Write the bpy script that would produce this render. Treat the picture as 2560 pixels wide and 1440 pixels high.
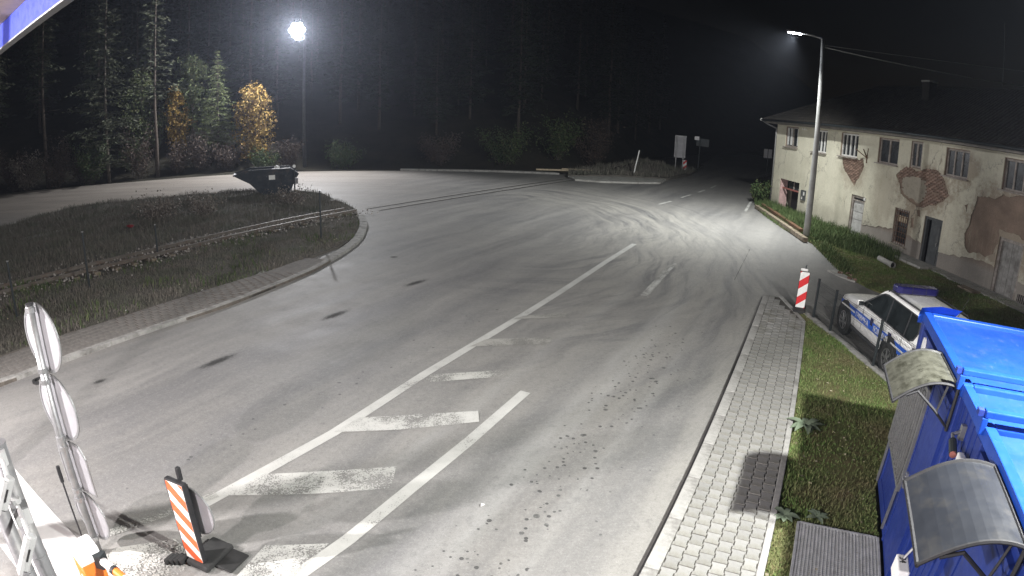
import bpy, math, random
import numpy as np
from mathutils import Vector, Matrix
from mathutils import noise as mnoise
from mathutils.geometry import tessellate_polygon

S = bpy.context.scene
COL = S.collection
for _o in list(bpy.data.objects):
    bpy.data.objects.remove(_o, do_unlink=True)
RND = random.Random(11)
NPR = np.random.RandomState(5)
rad = math.radians

# ------------------------------------------------------------------ camera (wide webcam lens, barrel distortion)
CAM_H, PITCH, ROLL, F_PX, DIST = 4.65, 0.28768, 0.0328, 1514.3, 0.0154
cd = bpy.data.cameras.new('webcam')
cam = bpy.data.objects.new('webcam', cd)
COL.objects.link(cam)
S.camera = cam
_up = Vector((math.sin(ROLL) * math.cos(PITCH), -math.cos(ROLL) * math.cos(PITCH), -math.sin(PITCH)))
_fw = (Vector((0, 0, 1)) - _up * _up.z).normalized()
_W = Matrix((_fw.cross(_up), _fw, _up))
_X, _Y, _Z = _W @ Vector((1, 0, 0)), _W @ Vector((0, -1, 0)), _W @ Vector((0, 0, -1))
cam.matrix_world = Matrix(((_X.x, _Y.x, _Z.x, 0), (_X.y, _Y.y, _Z.y, 0), (_X.z, _Y.z, _Z.z, CAM_H), (0, 0, 0, 1)))
cd.type = 'PANO'
cd.sensor_width = 36
cd.sensor_fit = 'HORIZONTAL'
_F = F_PX * 36 / 2560
cd.panorama_type = 'FISHEYE_LENS_POLYNOMIAL'
cd.fisheye_fov = rad(200)
cd.fisheye_polynomial_k0 = 0
cd.fisheye_polynomial_k1 = -1 / _F
cd.fisheye_polynomial_k2 = 0
cd.fisheye_polynomial_k3 = DIST / _F ** 3
cd.fisheye_polynomial_k4 = 0
cd.clip_start = 0.05
cd.clip_end = 2000

# ------------------------------------------------------------------ night sky, exposure
world = bpy.data.worlds.new('World')
S.world = world
world.use_nodes = True
_nt = world.node_tree
_sky = _nt.nodes.new('ShaderNodeTexSky')
_sky.sky_type = 'NISHITA'
_sky.sun_disc = False
_sky.sun_elevation = rad(-4.5)
_sky.sun_rotation = rad(100)
_nt.links.new(_sky.outputs[0], _nt.nodes['Background'].inputs[0])
_nt.nodes['Background'].inputs[1].default_value = 0.06
S.view_settings.view_transform = 'Standard'
S.view_settings.look = 'None'
S.view_settings.exposure = 0.3
S.view_settings.gamma = 1.0
S.view_settings.use_curve_mapping = False
S.render.engine = 'CYCLES'
S.cycles.use_denoising = True
S.cycles.max_bounces = 5
S.cycles.diffuse_bounces = 3
S.cycles.transparent_max_bounces = 12
S.cycles.sample_clamp_indirect = 4.0

LAMP_R_POWER = 9500.0
LAMP_L_POWER = 15000.0
CANOPY_POWER = 3700.0
CANOPY_POWER_2 = 6800.0
MAST_POWER = 7000.0
HAZE = 0.0008

# ------------------------------------------------------------------ mesh helpers
class MB:
    def __init__(self):
        self.v, self.f, self.m, self.mi = [], [], [], 0

    def add(self, verts, faces, mi=None):
        o = len(self.v)
        self.v += [tuple(p) for p in verts]
        self.f += [tuple(i + o for i in f) for f in faces]
        self.m += [self.mi if mi is None else mi] * len(faces)
        return self

    def box(self, c, s, M=None, mi=None):
        hx, hy, hz = s[0] / 2, s[1] / 2, s[2] / 2
        P = [Vector((x, y, z)) for z in (-hz, hz) for y in (-hy, hy) for x in (-hx, hx)]
        if M is not None:
            P = [M @ p for p in P]
        P = [p + Vector(c) for p in P]
        return self.add(P, [(0, 2, 3, 1), (4, 5, 7, 6), (0, 1, 5, 4), (2, 6, 7, 3), (0, 4, 6, 2), (1, 3, 7, 5)], mi)

    def bar(self, a, b, w, h, up=(0, 0, 1), mi=None):
        a, b = Vector(a), Vector(b)
        d = b - a
        L = d.length
        d = d.normalized()
        u = Vector(up)
        if abs(d.dot(u)) > 0.98:
            u = Vector((1, 0, 0))
        s = d.cross(u).normalized()
        u = s.cross(d)
        M = Matrix((s, d, u)).transposed()
        return self.box((a + b) / 2, (w, L, h), M, mi)

    def tube(self, pts, radii, n=8, cap=True, mi=None):
        pts = [Vector(p) for p in pts]
        if not hasattr(radii, '__len__'):
            radii = [radii] * len(pts)
        V, F = [], []
        ref = None
        for i, p in enumerate(pts):
            d = (pts[min(i + 1, len(pts) - 1)] - pts[max(i - 1, 0)]).normalized()
            if ref is None:
                ref = Vector((1, 0, 0)) if abs(d.x) < 0.9 else Vector((0, 1, 0))
            s = (ref - d * ref.dot(d)).normalized()
            ref = s
            t = d.cross(s)
            for k in range(n):
                a = 2 * math.pi * k / n
                V.append(p + (s * math.cos(a) + t * math.sin(a)) * radii[i])
        for i in range(len(pts) - 1):
            for k in range(n):
                a, b = i * n + k, i * n + (k + 1) % n
                F.append((a, b, b + n, a + n))
        if cap:
            F.append(tuple(range(n - 1, -1, -1)))
            F.append(tuple(range((len(pts) - 1) * n, len(pts) * n)))
        return self.add(V, F, mi)

    def prism(self, poly, z0, z1, mi=None):
        n = len(poly)
        if sum(poly[i][0] * poly[(i + 1) % n][1] - poly[(i + 1) % n][0] * poly[i][1] for i in range(n)) < 0:
            poly = poly[::-1]
        V = [(p[0], p[1], z0) for p in poly] + [(p[0], p[1], z1) for p in poly]
        F = [(i, (i + 1) % n, (i + 1) % n + n, i + n) for i in range(n)]
        tri = tessellate_polygon([[Vector((p[0], p[1], 0)) for p in poly]])
        for t in tri:
            a, b, c = t
            A, B, Cc = poly[a], poly[b], poly[c]
            if (B[0] - A[0]) * (Cc[1] - A[1]) - (B[1] - A[1]) * (Cc[0] - A[0]) < 0:
                b, c = c, b
            F.append((a + n, b + n, c + n))
            F.append((c, b, a))
        return self.add(V, F, mi)

    def frame_prism(self, o, U, Vv, W, poly, d0, d1, mi=None):
        """polygon in the plane (o; U, Vv) extruded along W from d0 to d1"""
        t = MB().prism(poly, d0, d1)
        o, U, Vv, W = Vector(o), Vector(U), Vector(Vv), Vector(W)
        return self.add([o + U * a + Vv * b + W * c for a, b, c in t.v], t.f, mi)

    def disc(self, o, N, r, thick, n=20, mi=None, dome=0.0):
        N = Vector(N).normalized()
        s = N.orthogonal().normalized()
        t = N.cross(s)
        o = Vector(o)
        poly = [(r * math.cos(2 * math.pi * k / n), r * math.sin(2 * math.pi * k / n)) for k in range(n)]
        return self.frame_prism(o, s, t, N, poly, -thick / 2, thick / 2, mi)

    def build(self, name, mat, parent=None, loc=None, rotz=None, smooth=False, bevel=0.0):
        me = bpy.data.meshes.new(name)
        me.from_pydata([tuple(p) for p in self.v], [], self.f)
        for m in (mat if isinstance(mat, (list, tuple)) else [mat]):
            me.materials.append(m)
        if isinstance(mat, (list, tuple)):
            me.polygons.foreach_set('material_index', self.m)
        if smooth:
            me.polygons.foreach_set('use_smooth', [True] * len(me.polygons))
        me.update()
        o = bpy.data.objects.new(name, me)
        COL.objects.link(o)
        if parent is not None:
            o.parent = parent
        if loc is not None:
            o.location = loc
        if rotz is not None:
            o.rotation_euler = (0, 0, rotz)
        if bevel:
            b = o.modifiers.new('edge', 'BEVEL')
            b.width = bevel
            b.segments = 2
            b.limit_method = 'ANGLE'
            b.angle_limit = rad(40)
        return o


def fast_mesh(name, verts, faces, mat, parent=None, smooth=False):
    """verts (n,3), faces (m,3|4) numpy"""
    me = bpy.data.meshes.new(name)
    k = faces.shape[1]
    me.vertices.add(len(verts))
    me.vertices.foreach_set('co', np.asarray(verts, np.float32).ravel())
    me.loops.add(faces.size)
    me.loops.foreach_set('vertex_index', faces.astype(np.int32).ravel())
    me.polygons.add(len(faces))
    me.polygons.foreach_set('loop_start', np.arange(0, faces.size, k, dtype=np.int32))
    me.polygons.foreach_set('loop_total', np.full(len(faces), k, np.int32))
    me.update(calc_edges=True)
    me.validate()
    me.materials.append(mat)
    if smooth:
        me.polygons.foreach_set('use_smooth', [True] * len(me.polygons))
    o = bpy.data.objects.new(name, me)
    COL.objects.link(o)
    if parent is not None:
        o.parent = parent
    return o


def thing(name, label, cat, loc=(0, 0, 0), rotz=0.0, group=None, kind=None):
    o = bpy.data.objects.new(name, None)
    o.empty_display_size = 0.2
    COL.objects.link(o)
    o.location = loc
    o.rotation_euler = (0, 0, rotz)
    return tag(o, label, cat, group, kind)


def tag(o, label, cat, group=None, kind=None):
    o['label'] = label
    o['category'] = cat
    if group:
        o['group'] = group
    if kind:
        o['kind'] = kind
    return o


def copy_tree(o, parent=None):
    c = o.copy()
    COL.objects.link(c)
    if parent is not None:
        c.parent = parent
    for ch in [x for x in bpy.data.objects if x.parent == o]:
        copy_tree(ch, c)
    return c


def inside(poly, x, y):
    r = False
    n = len(poly)
    j = n - 1
    for i in range(n):
        xi, yi = poly[i][0], poly[i][1]
        xj, yj = poly[j][0], poly[j][1]
        if (yi > y) != (yj > y) and x < (xj - xi) * (y - yi) / (yj - yi) + xi:
            r = not r
        j = i
    return r


def inside_np(poly, X, Y):
    r = np.zeros(X.shape, bool)
    n = len(poly)
    j = n - 1
    for i in range(n):
        xi, yi = poly[i][0], poly[i][1]
        xj, yj = poly[j][0], poly[j][1]
        c = ((yi > Y) != (yj > Y)) & (X < (xj - xi) * (Y - yi) / (yj - yi + 1e-12) + xi)
        r ^= c
        j = i
    return r


def rough(poly, step, amp, seed=0):
    """subdivide a closed polygon and shake its outline"""
    out = []
    rr = random.Random(seed)
    n = len(poly)
    for i in range(n):
        a, b = Vector(poly[i][:2]), Vector(poly[(i + 1) % n][:2])
        L = (b - a).length
        k = max(1, int(L / step))
        for j in range(k):
            p = a.lerp(b, j / k)
            out.append((p.x + rr.uniform(-amp, amp), p.y + rr.uniform(-amp, amp)))
    return out


def polyline(pts, step=0.5):
    out = []
    for a, b in zip(pts[:-1], pts[1:]):
        a, b = Vector(a), Vector(b)
        k = max(1, int((b - a).length / step))
        out += [a.lerp(b, i / k) for i in range(k)]
    out.append(Vector(pts[-1]))
    return out


def smooth_line(pts, it=2):
    pts = [Vector(p) for p in pts]
    for _ in range(it):
        q = [pts[0]]
        for a, b in zip(pts[:-1], pts[1:]):
            q += [a.lerp(b, .25), a.lerp(b, .75)]
        q.append(pts[-1])
        pts = q
    return pts


# road frame: al along the road away from the camera, ac across it to the right
AL = Vector((0.466, 0.885, 0))
AC = Vector((0.885, -0.466, 0))
ROAD_ROT = math.atan2(AL.y, AL.x)


def road(al, ac, z=0.0):
    p = AL * al + AC * ac
    return Vector((p.x, p.y, z))


# ------------------------------------------------------------------ material helpers
class N:
    def __init__(self, name):
        self.mat = bpy.data.materials.new(name)
        self.mat.use_nodes = True
        self.nt = self.mat.node_tree
        self.b = self.nt.nodes['Principled BSDF']
        self.out = self.nt.nodes['Material Output']

    def new(self, t, **kw):
        n = self.nt.nodes.new(t)
        for k, v in kw.items():
            setattr(n, k, v)
        return n

    def put(self, sock, v):
        if v is None:
            return
        if hasattr(v, 'is_output'):
            self.nt.links.new(v, sock)
        elif hasattr(v, '__len__') and len(v) == 3 and len(getattr(sock, 'default_value', (0, 0, 0))) == 4:
            sock.default_value = (*v, 1)
        else:
            sock.default_value = v

    def obj(self):
        return self.new('ShaderNodeTexCoord').outputs['Object']

    def pos(self):
        return self.new('ShaderNodeNewGeometry').outputs['Position']

    def island(self):
        return self.new('ShaderNodeNewGeometry').outputs['Random Per Island']

    def objrand(self):
        return self.new('ShaderNodeObjectInfo').outputs['Random']

    def noise(self, vec, scale, detail=3.0, rough_=0.55, dist=0.0):
        n = self.new('ShaderNodeTexNoise')
        self.put(n.inputs['Vector'], vec)
        n.inputs['Scale'].default_value = scale
        n.inputs['Detail'].default_value = detail
        n.inputs['Roughness'].default_value = rough_
        n.inputs['Distortion'].default_value = dist
        return n.outputs['Fac']

    def voronoi(self, vec, scale, feature='F1', rnd=1.0):
        n = self.new('ShaderNodeTexVoronoi')
        n.feature = feature
        self.put(n.inputs['Vector'], vec)
        n.inputs['Scale'].default_value = scale
        n.inputs['Randomness'].default_value = rnd
        return n.outputs

    def math(self, op, a, b=None, clamp=False):
        n = self.new('ShaderNodeMath', operation=op, use_clamp=clamp)
        self.put(n.inputs[0], a)
        self.put(n.inputs[1], b)
        return n.outputs[0]

    def vmath(self, op, a, b=None):
        n = self.new('ShaderNodeVectorMath', operation=op)
        self.put(n.inputs[0], a)
        self.put(n.inputs[1], b)
        return n.outputs['Value'] if op in ('DOT_PRODUCT', 'LENGTH', 'DISTANCE') else n.outputs['Vector']

    def comb(self, x, y, z=0.0):
        n = self.new('ShaderNodeCombineXYZ')
        for i, q in enumerate((x, y, z)):
            self.put(n.inputs[i], q)
        return n.outputs[0]

    def sep(self, v):
        n = self.new('ShaderNodeSeparateXYZ')
        self.put(n.inputs[0], v)
        return n.outputs

    def mix(self, fac, a, b, blend='MIX'):
        n = self.new('ShaderNodeMixRGB', blend_type=blend)
        self.put(n.inputs[0], fac)
        self.put(n.inputs[1], a)
        self.put(n.inputs[2], b)
        return n.outputs[0]

    def map(self, v, a, b, c=0.0, d=1.0, smooth=False):
        n = self.new('ShaderNodeMapRange')
        n.interpolation_type = 'SMOOTHSTEP' if smooth else 'LINEAR'
        n.clamp = True
        self.put(n.inputs['Value'], v)
        n.inputs['From Min'].default_value = a
        n.inputs['From Max'].default_value = b
        n.inputs['To Min'].default_value = c
        n.inputs['To Max'].default_value = d
        return n.outputs[0]

    def bump(self, h, strength=0.3, dist=0.01):
        n = self.new('ShaderNodeBump')
        n.inputs['Strength'].default_value = strength
        n.inputs['Distance'].default_value = dist
        self.put(n.inputs['Height'], h)
        self.nt.links.new(n.outputs[0], self.b.inputs['Normal'])

    def set(self, color=None, rough_=None, metal=None, spec=None):
        self.put(self.b.inputs['Base Color'], color)
        self.put(self.b.inputs['Roughness'], rough_)
        self.put(self.b.inputs['Metallic'], metal)
        self.put(self.b.inputs['Specular IOR Level'], spec)

    def alpha(self, fac):
        """fac 0: see through (worn away), 1: solid"""
        t = self.new('ShaderNodeBsdfTransparent')
        m = self.new('ShaderNodeMixShader')
        self.put(m.inputs[0], fac)
        self.nt.links.new(t.outputs[0], m.inputs[1])
        self.nt.links.new(self.b.outputs[0], m.inputs[2])
        self.nt.links.new(m.outputs[0], self.out.inputs[0])


def mat(name, col, rough_=0.8, metal=0.0, var=0.25, vs=6.0, bump=0.0, bs=40.0, dirt=None, dirt_amt=0.4, ds=3.0, spec=0.4, perobj=0.0, isl=0.0):
    n = N(name)
    P = n.obj()
    f = n.noise(P, vs, 4)
    d = [max(0, c * (1 - var)) for c in col]
    u = [min(1, c * (1 + var)) for c in col]
    c = n.mix(n.map(f, .3, .7), d, u)
    if dirt is not None:
        g = n.noise(P, ds, 6, .65)
        c = n.mix(n.map(g, .62 - dirt_amt * .3, .85 - dirt_amt * .3), c, dirt)
    if perobj:
        k = n.map(n.objrand(), 0, 1, 1 - perobj, 1 + perobj)
        c = n.mix(1.0, c, n.comb(k, k, k), 'MULTIPLY')
    if isl:
        k = n.map(n.island(), 0, 1, 1 - isl, 1 + isl)
        c = n.mix(1.0, c, n.comb(k, k, k), 'MULTIPLY')
    r = n.map(n.noise(P, vs * 2.3, 3), .3, .7, max(0.03, rough_ - .08), min(1, rough_ + .08))
    n.set(c, r, metal, spec)
    if bump:
        n.bump(n.noise(P, bs, 4), bump, 0.01)
    return n.mat


# --- asphalt with wheel tracks, dust swept into turning arcs, oil drops
def asphalt_mat():
    n = N('asphalt')
    P = n.pos()
    al = n.vmath('DOT_PRODUCT', P, tuple(AL))
    ac = n.vmath('DOT_PRODUCT', P, tuple(AC))
    warp = n.math('MULTIPLY', n.math('SUBTRACT', n.noise(P, .25, 2), .5), 1.6)
    st = n.noise(n.comb(n.math('ADD', ac, warp), n.math('MULTIPLY', al, .05)), 1.3, 6, .6)
    st2 = n.noise(n.comb(n.math('MULTIPLY', ac, 3.2), n.math('MULTIPLY', al, .16)), 1.7, 5, .6)
    big = n.noise(P, .16, 5, .6)
    med = n.noise(P, 1.4, 5, .65)
    c = n.mix(n.map(st, .3, .72), (.115, .115, .116), (.25, .244, .23))
    c = n.mix(n.map(st2, .45, .75, 0, .28), c, (.285, .278, .262))
    c = n.mix(n.map(big, .4, .68, 0, .55), c, (.255, .245, .225))
    c = n.mix(n.map(med, .5, .8, 0, .3), c, (.11, .111, .115))
    # dark, worn wheel tracks of the exit lane and pale dust lines, the widest painting the lamp's reflection
    for a0, w0, col, k in ((-3.55, .34, (.115, .118, .125), .55), (-1.75, .3, (.12, .123, .13), .5), (-3.1, .26, (.34, .34, .33), .62), (-2.15, .12, (.31, .31, .30), .4), (-4.6, .14, (.30, .30, .29), .4),
                           (-1.15, .16, (.31, .30, .275), .55), (-7.3, .5, (.115, .117, .125), .45), (-9.1, .5, (.13, .13, .135), .4)):
        d = n.math('ABSOLUTE', n.math('SUBTRACT', n.math('ADD', ac, n.math('MULTIPLY', warp, .22)), a0))
        m = n.math('MULTIPLY', n.map(d, w0 * 1.6, w0 * .3, 0, k, True), n.map(al, 15, 22, 1, 0, True))
        m = n.math('MULTIPLY', m, n.map(n.noise(n.comb(n.math('MULTIPLY', ac, 2), n.math('MULTIPLY', al, .3)), 1.5, 4), .3, .65, .25, 1))
        c = n.mix(m, c, col)
    # turning arcs of dust: curved tyre tracks, broken and of uneven strength
    for cx, cy, r0, r1, k, a0, a1 in ((.2, 26.5, 2.2, 9.0, 1.0, -1.35, 1.7), (-2.5, 24.5, 5.0, 11.0, .8, -1.2, 1.5), (3.2, 27.5, .8, 5.0, .6, -1.4, 1.6)):
        q = n.vmath('SUBTRACT', P, (cx, cy, 0))
        s = n.sep(q)
        d = n.math('ADD', n.vmath('LENGTH', n.vmath('MULTIPLY', q, (1, .6, 1))), n.math('MULTIPLY', n.math('SUBTRACT', n.noise(P, .12, 3), .5), 2.6))
        ang = n.math('ARCTAN2', s[1], s[0])
        a = n.noise(n.comb(n.math('MULTIPLY', d, 1.6), n.math('MULTIPLY', ang, .7), cx), 1.9, 6, .7)
        sec = n.math('MULTIPLY', n.map(ang, a0 - .6, a0 + .5, 0, 1, True), n.map(ang, a1 - .5, a1 + .6, 1, 0, True))
        m = n.math('MULTIPLY', n.math('MULTIPLY', n.map(d, r0, r0 + 2.5, 0, 1, True), n.map(d, r1 - 3, r1 + 3, 1, 0, True)), sec)
        m = n.math('MULTIPLY', m, n.map(n.noise(P, .45, 4), .3, .62, .25, 1))
        c = n.mix(n.math('MULTIPLY', m, n.map(a, .40, .62, 0, k)), c, (.31, .30, .27))
        c = n.mix(n.math('MULTIPLY', m, n.map(a, .49, .38, 0, k * .85)), c, (.105, .106, .108))
    # sandy lot on the left beyond the verge
    s = n.sep(P)
    lot = n.math('MULTIPLY', n.map(n.math('ADD', s[0], n.math('MULTIPLY', warp, 2)), -2, -14, 0, 1, True), n.map(s[1], 20, 30, 0, 1, True))
    lotn = n.noise(n.comb(n.math('MULTIPLY', s[0], .12), n.math('MULTIPLY', s[1], .9)), 1.0, 5, .6)
    c = n.mix(n.math('MULTIPLY', lot, .8), c, n.mix(n.map(lotn, .35, .65), (.21, .18, .15), (.31, .27, .225)))
    # oil drops
    def drops(a0, w0, l0, l1, sc, seed, thr, col, k):
        Q = n.vmath('ADD', P, (seed, seed * .7, 0))
        v = n.voronoi(Q, sc)
        rn = n.sep(v['Color'])
        size = n.map(rn[0], .25, 1, 0, thr)
        spot = n.map(n.math('SUBTRACT', v['Distance'], size), 0.0, .05, 1, 0)
        d = n.math('DIVIDE', n.math('SUBTRACT', ac, a0), w0)
        band = n.math('MULTIPLY', n.map(n.math('ABSOLUTE', d), .5, 1.1, 1, 0, True),
                      n.math('MULTIPLY', n.map(al, l0, l0 + 2, 0, 1, True), n.map(al, l1, l1 + 4, 1, 0, True)))
        pick = n.map(n.math('ADD', n.math('MULTIPLY', rn[1], 1.0), n.math('MULTIPLY', band, .9)), 1.15, 1.2)
        return n.mix(n.math('MULTIPLY', n.math('MULTIPLY', spot, pick), k), c, col)
    c = drops(-2.62, .62, 1.5, 11, 11.0, 0.0, .34, (.03, .03, .03), .85)
    c = drops(-2.55, .5, 1.0, 10, 6.5, 3.3, .26, (.045, .046, .045), .75)
    c = drops(-1.75, .35, 4, 12, 8.0, 7.1, .2, (.05, .05, .05), .6)
    c = drops(-7.0, .5, 2, 10, 6.0, 5.0, .2, (.04, .04, .04), .7)
    # blotches and grit a few centimetres wide
    gr = n.noise(P, 11, 6, .8)
    c = n.mix(n.map(gr, .52, .72, 0, .4), c, (.33, .325, .315))
    c = n.mix(n.map(gr, .47, .30, 0, .45), c, (.085, .085, .087))
    pt = n.noise(P, 3.2, 6, .72)
    c = n.mix(n.map(pt, .56, .68, 0, .3), c, (.105, .105, .106))
    # aggregate
    ag = n.math('ADD', n.math('MULTIPLY', n.noise(P, 30, 3, .75), .5), n.math('MULTIPLY', n.noise(P, 75, 2, .7), .5))
    c = n.mix(n.map(ag, .53, .74, 0, .6), c, (.42, .42, .41))
    c = n.mix(n.map(ag, .46, .28, 0, .7), c, (.075, .075, .077))
    n.set(c, n.map(n.math('ADD', n.math('MULTIPLY', st, .6), n.math('MULTIPLY', med, .4)), .3, .7, .56, .76), 0, .42)
    n.bump(n.math('ADD', ag, n.math('MULTIPLY', med, .6)), .42, .007)
    return n.mat


def paint_mat(name, col, wear, seed=0.0):
    n = N(name)
    P = n.vmath('ADD', n.pos(), (seed, seed, 0))
    a = n.noise(P, 1.1, 6, .7)
    b = n.noise(P, 46, 3, .75)
    f = n.math('ADD', n.math('MULTIPLY', a, .5), n.math('MULTIPLY', b, .5))
    n.set(n.mix(n.map(a, .3, .7), [c * .72 for c in col], col), .7, 0, .3)
    n.alpha(n.map(f, .30 + wear * .25, .34 + wear * .25))
    return n.mat


def stain_mat(name, col, k):
    n = N(name)
    O = n.obj()
    s = n.sep(O)
    e = n.math('SQRT', n.math('ADD', n.math('POWER', s[0], 2), n.math('POWER', s[1], 2)))
    nz = n.noise(n.vmath('ADD', n.vmath('MULTIPLY', O, (2.6, 5, 1)), n.comb(n.math('MULTIPLY', n.objrand(), 40), 0.0, 0.0)), 2.4, 7, .8)
    f = n.map(n.math('ADD', e, n.math('MULTIPLY', n.math('SUBTRACT', nz, .5), 3.2)), .75, .3, 0, k)
    n.set(col, .85, 0, .1)
    n.alpha(f)
    return n.mat


def blade_mat(name, cols, rough_=.75):
    n = N(name)
    r = n.island()
    c = n.mix(n.map(r, .0, .55), cols[0], cols[1])
    c = n.mix(n.map(r, .6, .95), c, cols[2])
    p = n.noise(n.pos(), .9, 3)
    c = n.mix(n.map(p, .42, .72, 0, .75), c, cols[3])
    n.set(c, rough_, 0, .25)
    n.b.inputs['Subsurface Weight'].default_value = 0
    return n.mat


def soil_mat(name, a, b, c3, scale=1.2, bump=.8):
    n = N(name)
    P = n.pos()
    f = n.noise(P, scale, 6, .65)
    g = n.noise(P, scale * 14, 4, .7)
    c = n.mix(n.map(f, .35, .65), a, b)
    c = n.mix(n.map(g, .5, .8, 0, .6), c, c3)
    n.set(c, .95, 0, .15)
    n.bump(n.math('ADD', f, n.math('MULTIPLY', g, .5)), bump, .05)
    return n.mat


def plaster_mat():
    n = N('old_plaster')
    O = n.obj()
    s = n.sep(O)
    f = n.noise(O, .7, 6, .6)
    g = n.noise(O, 9, 5, .7)
    c = n.mix(n.map(f, .35, .7), (.52, .50, .395), (.65, .625, .505))
    c = n.mix(n.map(g, .5, .8, 0, .4), c, (.34, .32, .27))
    drip = n.noise(n.comb(n.math('MULTIPLY', s[0], 3.0), 0.0, n.math('MULTIPLY', s[2], .25)), 1.6, 5, .6)
    c = n.mix(n.math('MULTIPLY', n.map(drip, .52, .75, 0, .35), n.map(s[2], 5.2, 1.5, .3, 1)), c, (.38, .31, .20))
    damp = n.map(n.math('ADD', s[2], n.math('MULTIPLY', n.math('SUBTRACT', f, .5), 3)), 1.5, .1, 0, .6)
    c = n.mix(damp, c, (.33, .31, .25))
    soot = n.math('MULTIPLY', n.map(n.noise(O, .35, 5, .7), .48, .66, 0, .55), n.map(s[0], 11, 18, 0, 1))
    c = n.mix(soot, c, (.20, .18, .15))
    for cx, cz, rx, rz, k in ((14.3, 3.1, 2.3, 1.25, .75), (8.7, 3.1, 1.3, 1.0, .5), (19.4, 2.4, 2.6, 1.9, .85), (16.6, 4.3, 1.2, .9, .7), (11.5, 2.3, 1.2, 1.6, .35), (13.6, 1.7, .8, 1.0, .7)):
        e = n.vmath('LENGTH', n.comb(n.math('DIVIDE', n.math('SUBTRACT', s[0], cx), rx), 0.0, n.math('DIVIDE', n.math('SUBTRACT', s[2], cz), rz)))
        e = n.math('ADD', e, n.math('MULTIPLY', n.math('SUBTRACT', n.noise(O, 2.1, 7, .75), .5), 1.9))
        c = n.mix(n.map(e, 1.02, .62, 0, k), c, n.mix(g, (.20, .155, .115), (.36, .30, .225)))
    cr = n.voronoi(n.vmath('ADD', O, n.comb(f, 0.0, g)), .55, 'DISTANCE_TO_EDGE')['Distance']
    c = n.mix(n.math('MULTIPLY', n.map(cr, .012, .003, 0, .7), n.map(n.noise(O, .8, 2), .5, .56)), c, (.1, .09, .08))
    ch = n.noise(O, 5.5, 4, .8)
    c = n.mix(n.map(ch, .74, .77), c, (.22, .19, .15))
    n.set(c, .92, 0, .15)
    n.bump(n.math('ADD', n.math('MULTIPLY', f, .6), g), .5, .02)
    return n.mat


def undercoat_mat():
    n = N('bare_render')
    O = n.obj()
    s = n.sep(O)
    f = n.noise(O, 1.1, 6, .65)
    g = n.noise(O, 12, 5, .7)
    c = n.mix(n.map(f, .35, .65), (.17, .125, .095), (.27, .20, .15))
    c = n.mix(n.math('MULTIPLY', n.map(n.noise(n.comb(n.math('MULTIPLY', s[0], 5), 0.0, n.math('MULTIPLY', s[2], .5)), 1.5, 5, .7), .52, .66, 0, .6), n.map(s[2], 2.6, 1.6, 0, 1)), c, (.40, .36, .27))
    c = n.mix(n.map(g, .5, .8, 0, .5), c, (.13, .10, .08))
    c = n.mix(n.map(s[2], 1.1, .7, 0, .75), c, n.mix(f, (.22, .21, .19), (.34, .33, .30)))
    n.set(c, .95, 0, .1)
    n.bump(n.math('ADD', f, g), .7, .02)
    return n.mat


def emit_mat(name, col, strength):
    n = N(name)
    n.set((.8, .8, .8), .3)
    n.b.inputs['Emission Color'].default_value = (*col, 1)
    n.b.inputs['Emission Strength'].default_value = strength
    return n.mat


def glass_mat(name, col=(.012, .014, .016), r=.06):
    n = N(name)
    n.set(n.mix(n.map(n.noise(n.obj(), 3, 3), .4, .7), col, [c * 2.2 for c in col]), r, 0, .7)
    return n.mat


M = {}
M['asphalt'] = asphalt_mat()
M['paint'] = paint_mat('road_paint', (.50, .50, .475), .62)
M['paint_line'] = paint_mat('line_paint', (.52, .52, .495), .30, 11.0)
M['paint_worn'] = paint_mat('worn_road_paint', (.46, .46, .43), .70, 3.0)
M['paint_faint'] = paint_mat('faint_road_paint', (.34, .335, .31), .60, 8.0)
M['paint_new'] = paint_mat('fresh_road_paint', (.55, .545, .535), .12)
M['seam'] = mat('kerb_foot_strip', (.07, .07, .071), .8, var=.3, vs=20)  # even dark tone of the strip at the kerb foot
M['oil'] = stain_mat('oil_stain', (.035, .035, .034), .62)
M['soil'] = soil_mat('soil', (.085, .08, .07), (.125, .115, .10), (.17, .155, .135))
M['lawn_soil'] = soil_mat('lawn_soil', (.08, .115, .035), (.14, .115, .06), (.18, .13, .09), 1.6)
M['hill_soil'] = soil_mat('forest_floor', (.022, .022, .016), (.04, .036, .026), (.06, .05, .04), .5)
M['lawn'] = blade_mat('lawn_blades', [(.075, .135, .032), (.115, .18, .05), (.22, .24, .10), (.17, .13, .08)])
M['weeds'] = blade_mat('weed_blades', [(.04, .075, .022), (.07, .11, .035), (.13, .155, .065), (.06, .085, .03)])
M['dry_grass'] = blade_mat('dry_grass_blades', [(.115, .105, .09), (.15, .138, .118), (.22, .20, .17), (.085, .105, .07)])
M['concrete'] = mat('concrete', (.34, .335, .31), .9, var=.18, vs=5, bump=.4, bs=60, dirt=(.17, .165, .15), dirt_amt=.4, ds=2.2)
M['kerb'] = mat('kerb_concrete', (.30, .295, .28), .9, var=.2, vs=7, bump=.4, bs=70, dirt=(.13, .125, .115), dirt_amt=.45, ds=3)
M['paver'] = mat('paver_concrete', (.235, .233, .222), .9, var=.16, vs=9, bump=.5, bs=90, perobj=.1, isl=.1, dirt=(.15, .145, .12), dirt_amt=.5, ds=3)
M['paver_old'] = mat('old_paver_concrete', (.165, .155, .143), .92, var=.2, vs=6, bump=.5, bs=60, perobj=.05, isl=.05)
M['joint_old'] = mat('old_joint_dirt', (.12, .105, .09), .98, var=.3, vs=9)
M['joint_sand'] = mat('joint_sand', (.062, .058, .05), .98, var=.3, vs=20)
M['galv'] = mat('galvanised_steel', (.34, .345, .35), .45, .75, var=.15, vs=12, dirt=(.3, .29, .28), dirt_amt=.3, ds=6)
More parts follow.
